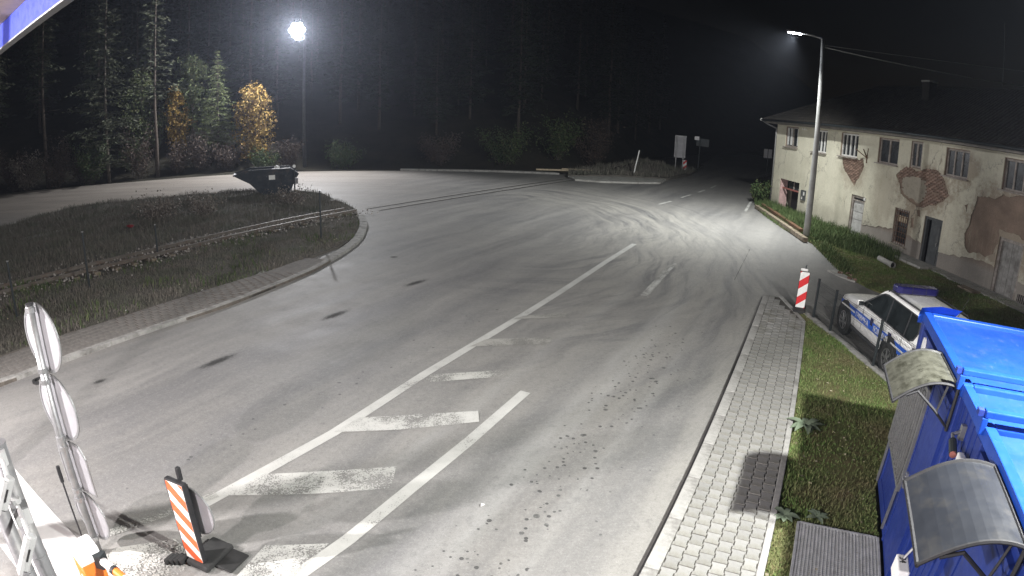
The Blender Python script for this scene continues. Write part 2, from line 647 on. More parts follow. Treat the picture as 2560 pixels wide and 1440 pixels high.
M['grey_paint'] = mat('grey_pole_paint', (.17, .17, .175), .5, .1, var=.08, vs=6, dirt=(.3, .29, .28), dirt_amt=.35, ds=4)
M['pole'] = mat('pole_concrete', (.36, .36, .35), .65, .25, var=.12, vs=3, dirt=(.2, .2, .19), dirt_amt=.4, ds=1.5)
M['rust'] = mat('rusty_steel', (.14, .075, .045), .85, .3, var=.35, vs=9, bump=.3, bs=50)
M['rail'] = mat('rail_steel', (.13, .115, .10), .6, .3, var=.2, vs=5, dirt=(.12, .08, .06), dirt_amt=.45, ds=4)
M['wood'] = mat('weathered_wood', (.23, .19, .14), .9, var=.3, vs=4, bump=.4, bs=30, dirt=(.1, .075, .055), dirt_amt=.5, ds=3)
M['pale_wood'] = mat('pale_wood', (.42, .35, .25), .85, var=.25, vs=5, bump=.3, bs=30)
M['white'] = mat('white_enamel', (.80, .80, .78), .4, var=.05, dirt=(.5, .48, .45), dirt_amt=.25, ds=4)
M['red'] = mat('reflective_red', (.62, .03, .035), .4, var=.1)
M['orange'] = mat('reflective_orange', (.78, .13, .045), .4, var=.1)
M['orange_paint'] = mat('orange_paint', (.85, .20, .03), .45, var=.08)
M['black'] = mat('black_plastic', (.02, .02, .022), .6, var=.3)
M['rubber'] = mat('black_rubber', (.025, .025, .025), .85, var=.3, bump=.3)
M['dark_steel'] = mat('dark_green_grey_steel', (.035, .042, .045), .5, .3, var=.2)
def site_paint(name, col, streak, rough_):
    n = N(name)
    O = n.obj()
    s = n.sep(O)
    f = n.noise(O, 1.4, 5, .6)
    c = n.mix(n.map(f, .3, .7), [x * .8 for x in col], [x * 1.15 for x in col])
    run = n.noise(n.comb(n.math('MULTIPLY', s[0], 9), n.math('MULTIPLY', s[1], 9 if not streak else 1.2), n.math('MULTIPLY', s[2], .5)), 1.5, 6, .7)
    c = n.mix(n.map(run, .54, .74, 0, .45), c, [x * .45 + .02 for x in col])
    sc = n.noise(n.vmath('MULTIPLY', O, (3, 26, 3) if streak else (26, 3, 3)), 1.3, 4, .7)
    c = n.mix(n.map(sc, .63, .69, 0, .35), c, [min(1, x * 1.3 + .06) for x in col])
    d = n.noise(O, 4.5, 7, .75)
    c = n.mix(n.map(d, .58, .72, 0, .35), c, (.10, .10, .095))
    ru = n.noise(O, 8, 6, .8)
    c = n.mix(n.map(ru, .73, .76, 0, .8), c, (.10, .045, .022))
    n.set(c, n.map(d, .35, .7, rough_, min(1, rough_ + .3)), 0.02, .4)
    n.bump(n.math('ADD', n.math('MULTIPLY', n.noise(O, 1.1, 3), 2.0), n.math('MULTIPLY', d, .15)), .25, .03)
    return n.mat


M['blue_side'] = site_paint('shaded_blue_paint', (.016, .036, .20), False, .34)  # container blue darkened to paint the weaker light on its walls
M['blue_roof'] = site_paint('blue_roof_paint', (.007, .050, .33), True, .42)
M['blue_trim'] = mat('bright_blue_trim', (.011, .06, .36), .35, .05, var=.08)
M['awning'] = mat('dusty_grey_polycarbonate', (.017, .019, .024), .42, 0, var=.12, vs=3, dirt=(.034, .033, .032), dirt_amt=.35, ds=4, spec=.4)
M['awning_old'] = mat('stained_polycarbonate', (.075, .075, .06), .34, 0, var=.2, vs=8, dirt=(.03, .03, .022), dirt_amt=.6, ds=9, spec=.5)
M['plaster'] = plaster_mat()
M['undercoat'] = undercoat_mat()
M['grey_render'] = mat('grey_render', (.33, .30, .24), .95, var=.25, vs=3, bump=.6, bs=30, dirt=(.2, .17, .13), dirt_amt=.4)
M['brick'] = mat('old_brick', (.165, .092, .066), .95, var=.35, vs=14, bump=.6, bs=50, perobj=.4, isl=.4, dirt=(.30, .25, .2), dirt_amt=.5, ds=7)
M['tile'] = mat('old_roof_tile', (.014, .011, .009), .92, var=.35, vs=9, bump=.5, bs=30, perobj=.35, isl=.35, dirt=(.02, .02, .015), dirt_amt=.5, ds=4)
M['soffit'] = mat('grey_eave_boards', (.20, .185, .165), .9, var=.2, vs=3)
M['win_frame'] = mat('worn_window_paint', (.30, .27, .24), .8, var=.25, vs=8, dirt=(.15, .12, .1), dirt_amt=.45)
M['win_white'] = mat('white_window_paint', (.66, .66, .63), .7, var=.12, vs=6, dirt=(.4, .38, .34), dirt_amt=.35)
M['pane'] = glass_mat('dirty_window_glass', (.02, .022, .024), .2)
M['curtain'] = mat('white_curtain', (.6, .6, .58), .95, var=.1)
M['door_dark'] = mat('dark_door_paint', (.055, .06, .062), .65, var=.25, vs=4, dirt=(.1, .1, .095), dirt_amt=.4)
M['door_grey'] = mat('grey_door_boards', (.25, .245, .23), .85, var=.25, vs=5, bump=.3, dirt=(.13, .12, .11), dirt_amt=.5)
M['boarding'] = mat('pale_boarding', (.44, .44, .42), .8, var=.15, vs=4, dirt=(.28, .27, .25), dirt_amt=.4)
M['dark_void'] = mat('dark_interior', (.012, .011, .012), .95, var=.3)  # near-black colour stands in for the shade inside openings
M['pink'] = mat('faded_pink_plaster', (.52, .36, .34), .9, var=.2, vs=4, bump=.3)
M['car_white'] = mat('white_car_paint', (.85, .85, .83), .22, 0, var=.03, spec=.5, dirt=(.70, .69, .66), dirt_amt=.3, ds=2)
M['car_blue'] = mat('blue_car_film', (.02, .12, .62), .35, 0, var=.06)
M['car_glass'] = glass_mat('car_glass', (.012, .015, .016), .04)
M['navy'] = mat('navy_light_bar', (.015, .014, .09), .2, 0, var=.15, spec=.6)
M['rim'] = mat('alloy_rim', (.46, .46, .47), .32, .85, var=.1)
M['tail_red'] = mat('red_lamp_plastic', (.45, .015, .02), .2, 0, var=.1)
M['skip'] = mat('skip_blue_green', (.010, .018, .026), .55, .15, var=.25, vs=3, dirt=(.05, .04, .035), dirt_amt=.4)
M['bark'] = mat('bark', (.075, .06, .048), .95, var=.35, vs=8, bump=.6, bs=20)
M['pale_bark'] = mat('pale_bark', (.10, .085, .068), .95, var=.5, vs=5, bump=.6, bs=20)
def leaf(name, a, b, c):
    n = N(name)
    r = n.island()
    k = n.mix(n.map(r, 0, .6), a, b)
    k = n.mix(n.map(r, .7, 1), k, c)
    n.set(k, .7, 0, .25)
    return n.mat
M['needle'] = leaf('unlit_conifer_needles', (.011, .018, .008), (.02, .03, .013), (.03, .035, .018))  # needles of the wood darkened, its lack of light put into the colour
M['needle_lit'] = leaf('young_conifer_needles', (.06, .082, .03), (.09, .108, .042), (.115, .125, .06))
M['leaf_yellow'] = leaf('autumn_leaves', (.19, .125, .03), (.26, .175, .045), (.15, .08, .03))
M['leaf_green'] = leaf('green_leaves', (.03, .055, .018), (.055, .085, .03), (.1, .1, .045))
M['leaf_lit'] = leaf('lit_green_leaves', (.055, .075, .03), (.085, .105, .045), (.12, .12, .06))  # brighter copy of leaf_green with the lamplight painted in
M['leaf_brown'] = leaf('brown_leaves', (.05, .036, .03), (.075, .055, .045), (.1, .08, .06))
M['leaf_weed'] = leaf('weed_leaves', (.10, .13, .09), (.15, .19, .13), (.22, .25, .18))
M['leaf_pale'] = leaf('pale_seed_heads', (.16, .14, .12), (.26, .23, .2), (.12, .1, .085))
M['stone'] = mat('ballast_stone', (.30, .28, .26), .95, var=.3, vs=5, isl=.4)
M['soffit_beige'] = mat('beige_soffit_board', (.52, .40, .30), .8, var=.12, vs=1.5, dirt=(.33, .27, .22), dirt_amt=.3, ds=1.5)
M['fascia_blue'] = mat('blue_fascia_sheet', (.03, .05, .38), .45, .1, var=.1)
M['sign_back'] = mat('sign_back_aluminium', (.31, .31, .325), .5, .1, var=.1, vs=4)
M['worn_seam'] = paint_mat('worn_seam', (.06, .06, .06), .74, 5.0)
M['fallen'] = mat('fallen_leaf', (.30, .27, .18), .9, var=.2, isl=.5)
M['mast'] = mat('dimmed_mast_paint', (.07, .07, .075), .7)  # coloured dark so the mast stays dim beside its own lamps
M['faded_red'] = mat('faded_red_wood', (.30, .11, .09), .85)
M['needle_hero'] = leaf('lit_pine_needles', (.042, .05, .03), (.062, .07, .042), (.085, .085, .06))  # paler needle copy, lamplight painted into the colour
M['cream'] = mat('camera_housing_paint', (.42, .42, .42), .5, var=.06, dirt=(.3, .29, .28), dirt_amt=.3, ds=9)
M['zinc'] = mat('dull_zinc_steel', (.42, .43, .43), .6, .1, var=.15, vs=9, dirt=(.3, .3, .28), dirt_amt=.3, ds=5)
M['red_plastic'] = mat('red_plastic', (.2, .02, .025), .6)
# ================================================================== SETTING
def struct(name, o, label, cat):
    return tag(o, label, cat, None, 'structure')


def grid_patch(name, poly, step, zfun, material, skirt=.25):
    """ground patch: a triangulated grid inside a polygon, outline kept, with a skirt"""
    n = len(poly)
    out = []
    for i in range(n):
        a, b = Vector(poly[i][:2]), Vector(poly[(i + 1) % n][:2])
        k = max(1, int((b - a).length / step))
        out += [a.lerp(b, j / k) for j in range(k)]
    from mathutils.geometry import delaunay_2d_cdt
    xs = [p.x for p in out]
    ys = [p.y for p in out]
    pts = list(out)
    x = min(xs)
    rr = random.Random(3)
    while x < max(xs):
        y = min(ys)
        while y < max(ys):
            q = Vector((x + rr.uniform(-.3, .3) * step, y + rr.uniform(-.3, .3) * step))
            if inside(poly, q.x, q.y):
                pts.append(q)
            y += step
        x += step
    V, E, F, *_ = delaunay_2d_cdt(pts, [(i, (i + 1) % len(out)) for i in range(len(out))], [], 1, 1e-4)
    mb = MB()
    mb.add([(p.x, p.y, zfun(p.x, p.y)) for p in V], [tuple(f) for f in F])
    m = len(out)
    mb.add([(p.x, p.y, zfun(p.x, p.y)) for p in out] + [(p.x, p.y, zfun(p.x, p.y) - skirt) for p in out],
           [(i, i + m, (i + 1) % m + m, (i + 1) % m) for i in range(m)])
    return mb.build(name, material, smooth=True)


def nz(x, y, s, seed=0.0):
    return mnoise.noise(Vector((x * s + seed, y * s - seed, seed)))


# far ground to the horizon
g0 = MB().add([(-600, -300, -.35), (600, -300, -.35), (600, 900, -.35), (-600, 900, -.35)], [(0, 1, 2, 3)]).build('ground', M['soil'])
struct('ground', g0, 'dark bare ground stretching away around the road', 'ground')

ROAD_POLY = [(-60, 33), (-42.9, 38.4), (-37.3, 40), (-30.5, 41.9), (-24.6, 44.4), (-18.9, 46.4), (-9.1, 47.2), (-1.9, 47.6), (3.5, 47.7),
             (8, 51), (14, 56), (17.2, 60), (21, 68), (28, 84), (42, 108), (54, 104), (40, 84), (31, 68), (24.3, 58.5), (22.3, 52.2), (19.3, 46.4),
             (16.0, 38), (16.2, 20), (16, 8), (12, -14), (-40, -14), (-60, 8)]
rd = MB().prism(ROAD_POLY, -.3, 0.0).build('road', M['asphalt'])
struct('road', rd, 'dusty grey asphalt road widening into a lot on the left', 'road')

# ------------------------------------------------------------------ road markings
def marking(poly, label, m='paint', z=.005):
    o = MB().add([(p[0], p[1], z) for p in poly], [tuple(range(len(poly)))])
    # face up
    a = sum(poly[i][0] * poly[(i + 1) % len(poly)][1] - poly[(i + 1) % len(poly)][0] * poly[i][1] for i in range(len(poly)))
    if a < 0:
        o.f = [tuple(reversed(o.f[0]))]
    q = o.build('road_marking', M[m])
    return tag(q, label, 'road marking', None, 'structure')


def strip(a, b, w, label, m='paint', z=.005):
    a, b = Vector(a), Vector(b)
    d = (b - a).normalized()
    s = Vector((d.y, -d.x)) * w / 2
    return marking([a - s, a + s, b + s, b - s], label, m, z)


def strip_path(pts, w, label, m='paint', z=.005):
    pts = [Vector(p) for p in pts]
    L, Rr = [], []
    for i, p in enumerate(pts):
        d = (pts[min(i + 1, len(pts) - 1)] - pts[max(i - 1, 0)]).normalized()
        s = Vector((d.y, -d.x)) * w / 2
        L.append(p - s)
        Rr.append(p + s)
    mb = MB()
    n = len(pts)
    mb.add([(q.x, q.y, z) for q in L] + [(q.x, q.y, z) for q in Rr], [(i, i + n, i + 1 + n, i + 1) for i in range(n - 1)])
    return tag(mb.build('road_marking', M[m]), label, 'road marking', None, 'structure')


strip_path([(-3.80, 5.64), (-2.62, 7.70), (-1.55, 9.98), (-.70, 11.62), (.36, 13.64), (1.42, 15.74), (3.0, 19.0), (4.56, 22.1)], .19,
           'long solid white line running up the middle of the road', 'paint_line')
strip_path([(-2.35, 4.35), (-1.79, 5.30), (-1.23, 6.42), (-.54, 7.74), (-.02, 8.8), (.29, 9.42)], .19,
           'second solid line closing the hatched island on the right side', 'paint_line')
marking([(-3.60, 5.86), (-3.28, 6.44), (-1.50, 6.92), (-1.48, 6.40), (-2.40, 6.14)], 'nearest broad white hatch bar between the two solid lines', 'paint', .0085)
marking([(-2.62, 7.72), (-2.33, 8.23), (-.48, 8.66), (-.44, 8.30), (-1.63, 7.93)], 'second white hatch bar, partly worn away by tyres', 'paint', .0085)
marking([(-1.68, 9.58), (-1.40, 9.98), (.12, 10.36), (.06, 10.06)], 'third hatch bar, worn thin on its right end', 'paint_worn', .0085)
marking([(-.83, 11.40), (-.50, 11.85), (.92, 12.12), (.80, 11.68)], 'fourth hatch bar, almost worn away', 'paint_faint', .0085)
marking([(.04, 13.15), (.30, 13.43), (1.36, 13.76), (1.25, 13.42)], 'fifth and farthest hatch bar, only a faint trace', 'paint_faint', .0085)
marking([(-2.95, 4.05), (-2.72, 5.02), (-1.99, 5.20), (-2.21, 4.60), (-2.40, 4.2)], 'white hatch bar at the bottom edge, before the round sign', 'paint', .0085)
marking([(-4.75, 3.7), (-4.50, 4.50), (-3.85, 4.86), (-3.45, 4.62), (-3.55, 4.0), (-4.0, 3.5)], 'scuffed white patch of paint beside the orange barrier cabinet', 'paint_worn', .0165)
strip((-4.75, 4.72), (-3.72, 5.85), .14, 'worn end of the solid line beside the striped panel', 'paint_worn', .0125)
strip((3.55, 15.36), (5.34, 19.15), .22, 'lone worn white dash on the right lane', 'paint_worn')
strip((3.64, 15.5), (5.42, 19.2), .10, 'brighter streak of paint along the lone dash', 'paint', .009)
for (a, b), w in zip((((8.08, 33.20), (9.23, 34.86)), ((10.39, 36.84), (11.53, 38.63)), ((12.56, 40.29), (13.58, 42.06)), ((14.58, 43.71), (15.68, 45.76))),
                     ('first', 'second', 'third', 'fourth')):
    strip(a, b, .15, 'short white centre dash on the far road, %s from the camera' % w, 'paint_line')
strip((13.1, 32.6), (18.0, 42.9), .16, 'white edge line on the far right side of the road', 'paint_line')
# stop line on the left, freshly painted
marking([(-7.55, 5.72), (-5.04, 4.46), (-3.95, 4.02), (-4.35, 3.30), (-5.6, 3.75), (-8.2, 5.0)], 'broad fresh white stop line beside the grey camera poles', 'paint_new')

# dark tar seam and oil streaks
def stain(c, L, W, ang, label):
    o = MB().add([(-1, -1, 0), (1, -1, 0), (1, 1, 0), (-1, 1, 0)], [(0, 1, 2, 3)]).build('oil_stain', M['oil'], loc=(c[0], c[1], .0045), rotz=ang)
    o.scale = (L / 2, W / 2, 1)
    return tag(o, label, 'stain', None, 'structure')


stain((-5.72, 9.98), 1.35, .34, ROAD_ROT, 'dark oily streak on the left lane, nearest of three')
stain((-4.12, 13.0), 1.25, .36, ROAD_ROT, 'dark oily streak on the left lane, middle of three')
stain((-2.66, 15.9), 1.25, .34, ROAD_ROT - .1, 'dark oily streak on the left lane, farthest of three')
stain((-7.7, 8.62), .42, .24, ROAD_ROT, 'small black oil spatter near the left pavement')
stain((-3.85, 18.8), .35, .3, .3, 'small dark round stain in the middle of the wide asphalt')
strip((6.9, 17.4), (9.3, 22.2), .022, 'thin dark tar seam in the bright asphalt near the right kerb', 'paint_faint').data.materials[0] = M['worn_seam']

strip_path([road(1.0, -.965)[:2], road(9, -.965)[:2], road(17.1, -.965)[:2]], .045, 'dark strip along the foot of the right kerb', 'seam')
# ------------------------------------------------------------------ right pavement with double-T pavers and kerbstones
ZP = .12
KERB0, KERB1, PAV1, EDGE1 = -.94, -.77, .26, .35
walk = thing('pavement', 'pale block pavement along the right side of the road', 'pavement', kind='structure')
MB().prism([road(1.0, KERB1 - .02), road(1.0, PAV1 + .02), road(15.1, PAV1 + .02), road(17.0, -.45), road(17.05, KERB1 - .02)], -.2, ZP - .012).build('joint_bed', M['joint_sand'], walk)
# kerbstones, one metre each
kb = MB()
kb.prism([(-.497, 0), (.497, 0), (.497, -(KERB1 - KERB0)), (-.497, -(KERB1 - KERB0))], -.25, ZP + .004)
k0 = None
al = 1.55
i = 0
while al < 17.1:
    if k0 is None:
        k0 = kb.build('kerbstone', M['kerb'], walk, loc=road(al, KERB0), rotz=ROAD_ROT, bevel=.012)
        o = k0
    else:
        o = k0.copy()
        COL.objects.link(o)
        o.location = road(al, KERB0)
    o.location.z = RND.uniform(-.004, .004)
    al += 1.0
# narrow edging on the lawn side
MB().prism([road(1.0, PAV1), road(1.0, EDGE1), road(15.0, EDGE1), road(15.1, PAV1)], -.25, ZP + .002).build('edging', M['kerb'], walk, bevel=.01)
MB().prism([road(15.1, PAV1), road(15.15, EDGE1), road(17.3, -.42), road(17.1, -.5)], -.25, ZP - .002).build('edging', M['kerb'], walk, bevel=.01)

PW, PL = (PAV1 - KERB1 - .01) / 6, .205


def tee(w, l, d=.014, gap=.013):
    x0, x1 = w / 2 - gap / 2 + d / 2, w / 2 - gap / 2 - d / 2
    y = l / 2 - gap / 2
    y1 = l * .26
    y0 = l * .20
    R_ = [(x0, -y), (x0, -y1), (x1, -y0), (x1, y0), (x0, y1), (x0, y)]
    return R_ + [(-a, b) for a, b in reversed(R_)]


def half(w, l, gap=.013):
    return [(-w / 2 + gap / 2, -l / 2 + gap / 2), (w / 2 - gap / 2, -l / 2 + gap / 2), (w / 2 - gap / 2, l / 2 - gap / 2), (-w / 2 + gap / 2, l / 2 - gap / 2)]


def paver_proto(poly, name, m, parent):
    top = [(a * .93, b * .95) for a, b in poly]
    n = len(poly)
    mb = MB()
    V = [(a, b, -.06) for a, b in poly] + [(a, b, -.006) for a, b in poly] + [(a, b, 0) for a, b in top]
    F = [(j, (j + 1) % n, (j + 1) % n + n, j + n) for j in range(n)]
    F += [(j + n, (j + 1) % n + n, (j + 1) % n + 2 * n, j + 2 * n) for j in range(n)]
    F += [tuple(2 * n + j for j in range(n))]
    mb.add(V, F)
    return mb


def lay_pavers(parent, cells, poly, m, rot, limit, name='paver'):
    """cells: (x, y, z, poly) ; nearest first; beyond the limit one joined part"""
    cells.sort(key=lambda c: c[0] ** 2 + c[1] ** 2)
    protos = {}
    rest = MB()
    rr = random.Random(4)
    for k, (x, y, z, pl, an) in enumerate(cells):
        z += rr.uniform(-.005, .004)
        tx, ty = rr.uniform(-.012, .012), rr.uniform(-.012, .012)
        key = id(pl)
        if k < limit:
            if key not in protos:
                o = paver_proto(pl, name, m, parent).build(name, m, parent)
                protos[key] = o
            else:
                o = protos[key].copy()
                COL.objects.link(o)
            o.location = (x, y, z)
            o.rotation_euler = (tx, ty, an + rr.uniform(-.012, .012))
        else:
            p = paver_proto(pl, name, m, parent)
            Mx = Matrix.Rotation(an + rr.uniform(-.012, .012), 3, 'Z')
            rest.add([Mx @ Vector(v) + Vector((x, y, z)) for v in p.v], p.f)
    if rest.v:
        o = rest.build('far_pavers', m, parent)
        o['kind'] = 'stuff'


# local axes of a paver: x across the walk, y along it
TEE = tee(PW, PL)
HALF = half(PW, PL / 2)
ANG = ROAD_ROT - math.pi / 2
cells = []
for c in range(6):
    ac_ = KERB1 + .005 + PW * (c + .5)
    al = 3.4 + (PL / 2 if c % 2 else 0)
    while al < 17.0:
        lim = 15.1 + (PAV1 - ac_) * 2.0
        if al > lim:
            break
        p = road(al, ac_)
        cells.append((p.x, p.y, ZP, TEE, ANG))
        al += PL
lay_pavers(walk, cells, TEE, M['paver'], ANG, 300)

# ------------------------------------------------------------------ left pavement
Lin = [(-14.0, 5.6), (-12.4, 7.3), (-10.96, 9.04), (-10.35, 10.35), (-9.72, 11.5), (-8.52, 13.9), (-7.3, 16.25), (-6.55, 18.2)]
Lout = [(-12.9, 4.3), (-11.2, 6.05), (-9.82, 7.82), (-9.12, 9.30), (-8.25, 11.05), (-7.05, 13.2), (-5.93, 16.5), (-5.72, 17.9)]
lw = thing('pavement', 'worn grey block pavement along the left side of the road', 'pavement', kind='structure')
MB().prism(Lin + Lout[::-1], -.25, .068).build('joint_bed', M['joint_old'], lw)


def between(t, u):
    def at(Lx):
        f = t * (len(Lx) - 1)
        i_ = min(int(f), len(Lx) - 2)
        return Vector(Lx[i_]).lerp(Vector(Lx[i_ + 1]), f - i_)
    return at(Lout).lerp(at(Lin), u)


LB = half(.197, .205, .008)
cells = []
NROW = 76
for r_ in range(NROW):
    for c in range(6):
        u = .14 + .84 * (c + .5) / 6
        t = (r_ + .5 + (.5 if c % 2 else 0)) / NROW
        if t > .99:
            continue
        p = between(t, u)
        q = between(min(1, t + .01), u)
        an = math.atan2(q.y - p.y, q.x - p.x) - math.pi / 2
        cells.append((p.x, p.y, .08, LB, an))
lay_pavers(lw, cells, LB, M['paver_old'], 0, 300)
lk = MB()
path = smooth_line(Lout + [(-5.56, 19.05), (-5.50, 21.0), (-5.80, 23.0), (-6.10, 24.4), (-6.72, 26.2)], 1)


def offset(path, d):
    out = []
    for i_, p in enumerate(path):
        t = (path[min(i_ + 1, len(path) - 1)] - path[max(i_ - 1, 0)]).normalized()
        out.append(p + Vector((-t.y, t.x)) * d)
    return out


# kerbstones of the left pavement: about 0.9 m pieces along the curve
dense = polyline(path, .3)
inner = offset(dense, .17)
inner_wide = offset(dense, .32)
for k in range(0, len(dense) - 1, 3):
    e = min(k + 3, len(dense) - 1)
    inn = inner_wide if dense[k].y > 17.6 else inner
    a = [dense[j] for j in range(k, e + 1)]
    b = [inn[j] for j in range(k, e + 1)]
    c0 = sum(a, Vector((0, 0))) / len(a)
    poly = [((p - c0) * .995 + c0) for p in a + b[::-1]]
    MB().prism([(p.x, p.y) for p in poly], -.25, .095 + RND.uniform(-.006, .006)).build('kerbstone', M['kerb'], lw)

# ------------------------------------------------------------------ overgrown verge between the road and the lot
VERGE = [(-14.0, 5.6), (-12.4, 7.3), (-10.96, 9.04), (-10.35, 10.35), (-9.72, 11.5), (-8.52, 13.9), (-7.3, 16.25), (-6.5, 18.3), (-6.0, 20), (-5.9, 21.5),
         (-6.15, 23.3), (-6.9, 25.9), (-7.6, 28.0), (-9.1, 30.5), (-11.2, 33.7), (-13.2, 34.8), (-17.0, 34.6), (-19.8, 33.2), (-23.0, 31.2), (-26.0, 29.4),
         (-26.9, 27), (-26.6, 24.5), (-27.5, 21), (-34, 16), (-40, 8), (-30, -4), (-17, 1)]


def verge_z(x, y):
    return .06 + .10 * nz(x, y, .35) + .05 * nz(x, y, 1.3, 4)


vg = grid_patch('verge', VERGE, .9, verge_z, M['soil'])
struct('verge', vg, 'dark overgrown verge between the road and the lot', 'verge')

# ------------------------------------------------------------------ narrow railway track
RU = smooth_line([(-22, 3.0), (-15.7, 13.42), (-14.0, 16.2), (-12.6, 18.5), (-11.2, 21.3), (-9.56, 24.4), (-8.3, 26.56), (-6.66, 29.0), (-5.11, 31.23), (-4.09, 32.74), (.30, 39.33), (4.55, 45.91), (9, 52.6), (15, 61)], 1)
track = thing('railway_track', 'narrow railway track crossing the verge and the asphalt', 'railway track', kind='structure')


def rail_mesh(path2, z):
    pts = polyline(path2, 1.2)
    mb = MB()
    prof = [(-.06, -.13), (.06, -.13), (.012, -.11), (.012, -.04), (.033, -.03), (.033, 0), (-.033, 0), (-.033, -.03), (-.012, -.04), (-.012, -.11)]
    V, F = [], []
    n = len(prof)
    for i_, p in enumerate(pts):
        t = (pts[min(i_ + 1, len(pts) - 1)] - pts[max(i_ - 1, 0)]).normalized()
        s = Vector((t.y, -t.x))
        V += [(p.x + s.x * a, p.y + s.y * a, z + b) for a, b in prof]
    for i_ in range(len(pts) - 1):
        for k in range(n):
            F.append((i_ * n + k, (i_ + 1) * n + k, (i_ + 1) * n + (k + 1) % n, i_ * n + (k + 1) % n))
    return mb.add(V, F)


onv = [p for p in RU if p.y < 28.2]
for off in (0, -.8):
    rail_mesh(offset(onv, off), .24).build('rail', M['rail'], track)
# over the crossing the rails lie flush, each in a pale strip with a dark groove
cr = [p for p in RU if p.y > 27.6]
for off in (0, -.8):
    q = polyline(offset(cr, off), 1.0)
    for d0, w, z, m in ((0, .40, .004, 'concrete'), (.0, .075, .013, 'rail'), (-.11, .13, .008, 'rubber')):
        L_, R2 = offset(q, d0 + w / 2), offset(q, d0 - w / 2)
        n = len(q)
        mb = MB().add([(p.x, p.y, z) for p in L_] + [(p.x, p.y, z) for p in R2], [(i_, i_ + n, i_ + n + 1, i_ + 1) for i_ in range(n - 1)])
        mb.build({'concrete': 'crossing_strip', 'rail': 'rail', 'rubber': 'flange_groove'}[m], M[m], track)
sl = None
pts = polyline(offset(onv, -.4), .62)
for i_, p in enumerate(pts[:-1]):
    d = (pts[i_ + 1] - p).normalized()
    an = math.atan2(d.y, d.x)
    if sl is None:
        sl = MB().box((0, 0, 0), (.2, 1.5, .14)).build('sleeper', M['wood'], track)
        o = sl
    else:
        o = sl.copy()
        COL.objects.link(o)
    o.location = (p.x, p.y, .045 + RND.uniform(-.01, .01))
    o.rotation_euler = (0, 0, an + RND.uniform(-.03, .03))
# ballast stones
V, F = [], []
oct_v = np.array([(1, 0, 0), (-1, 0, 0), (0, 1, 0), (0, -1, 0), (0, 0, 1), (0, 0, -1)], float)
oct_f = np.array([(0, 2, 4), (2, 1, 4), (1, 3, 4), (3, 0, 4), (2, 0, 5), (1, 2, 5), (3, 1, 5), (0, 3, 5)])
cnt = 0
for p in polyline(offset(onv, -.4), .05):
    for _ in range(5):
        s = NPR.uniform(.02, .055)
        q = oct_v * s * NPR.uniform(.6, 1.3, (6, 3)) + np.array((p.x + NPR.normal(0, .75), p.y + NPR.normal(0, .3), .12 + NPR.uniform(-.03, .04)))
        V.append(q)
        F.append(oct_f + 6 * cnt)
        cnt += 1
o = fast_mesh('ballast', np.concatenate(V), np.concatenate(F), M['stone'])
tag(o, 'pale ballast stones scattered along the railway track', 'ballast', None, 'stuff')

# ------------------------------------------------------------------ lawns on the right
LAWN1 = [tuple(road(1.2, EDGE1 + .01)[:2]), tuple(road(14.9, EDGE1 + .01)[:2]), (7.35, 14.0), (7.72, 13.9), (7.66, 12.4), (7.60, 10.5), (7.55, 9.0), (7.4, 7.4), (6.4, 5.8), (5.4, 6.4), (5.15, 6.1), (2.3, .6)]
LAWN2 = [(16.6, 40.5), (15.3, 36.5), (14.45, 34.2), (13.8, 31.3), (13.1, 27.2), (13.05, 24.0), (12.15, 20.7), (11.6, 18.6), (11.65, 17.0), (12.2, 14.9), (12.2, 8), (18.6, 8), (18.0, 14), (16.3, 37.2), (19.0, 37.5), (19.5, 44)]


def lawn_z(x, y):
    return .05 + .03 * nz(x, y, .8)


l1 = grid_patch('lawn', LAWN1, .45, lambda x, y: lawn_z(x, y) + .02, M['lawn_soil'])
struct('lawn', l1, 'small lawn with bare patches between the pavement and the blue container', 'lawn')
l2 = grid_patch('lawn', LAWN2, .6, lawn_z, M['lawn_soil'])
struct('lawn', l2, 'long lawn in front of the old plastered house', 'lawn')
# concrete footing under the mesh fence
MB().prism([(7.66, 14.6), (7.86, 14.6), (7.80, 10.4), (7.72, 7.4), (7.52, 7.4), (7.60, 10.4)], -.2, .10).build('fence_footing', M['kerb'])
struct('fence_footing', bpy.data.objects['fence_footing'], 'low concrete footing under the mesh fence', 'footing')

# ------------------------------------------------------------------ far island with its pavement
isl = MB().prism([(4.25, 43.35), (6.0, 42.8), (8.5, 43.3), (10.75, 44.2), (11.9, 47.1), (9.5, 46.9), (7.2, 46.7), (3.9, 45.2)], -.2, .12).build('pavement', M['concrete'])
struct('pavement', isl, 'pale concrete pavement corner on the far side of the lot', 'pavement')
FISL = [(3.9, 45.25), (7.2, 46.75), (11.95, 47.15), (13.4, 49.3), (15.6, 53), (17.4, 57), (21, 66), (14, 70), (8, 55), (4.2, 48.4)]


def mound_z(x, y):
    d = math.hypot((x - 11) / 3.2, (y - 51.0) / 2.2)
    return .1 + .9 * max(0, 1 - d * d) + .12 * nz(x, y, .7) + .1


fi = grid_patch('far_island', FISL, .7, mound_z, M['soil'])
struct('far_island', fi, 'rough earth island with a low mound at the far road', 'island')
MB().prism([(3.0, 47.9), (-2, 48.0), (-9.1, 47.6), (-9.1, 47.2), (-1.9, 47.5), (3.4, 47.3)], -.2, .14).build('lot_kerb', M['kerb'])
struct('lot_kerb', bpy.data.objects['lot_kerb'], 'low pale kerb at the far edge of the lot', 'kerb')

# ------------------------------------------------------------------ wooded hillside
hx = np.arange(-190, 130, 4.0)
hy = np.arange(0, 190, 4.0)
edge = [(-200, 10), (-80, 28), (-60, 33), (-42.9, 38.6), (-30.5, 42.2), (-18.9, 46.8), (-9, 47.8), (3.5, 48.5), (9, 58), (16, 72), (40, 112), (140, 190)]


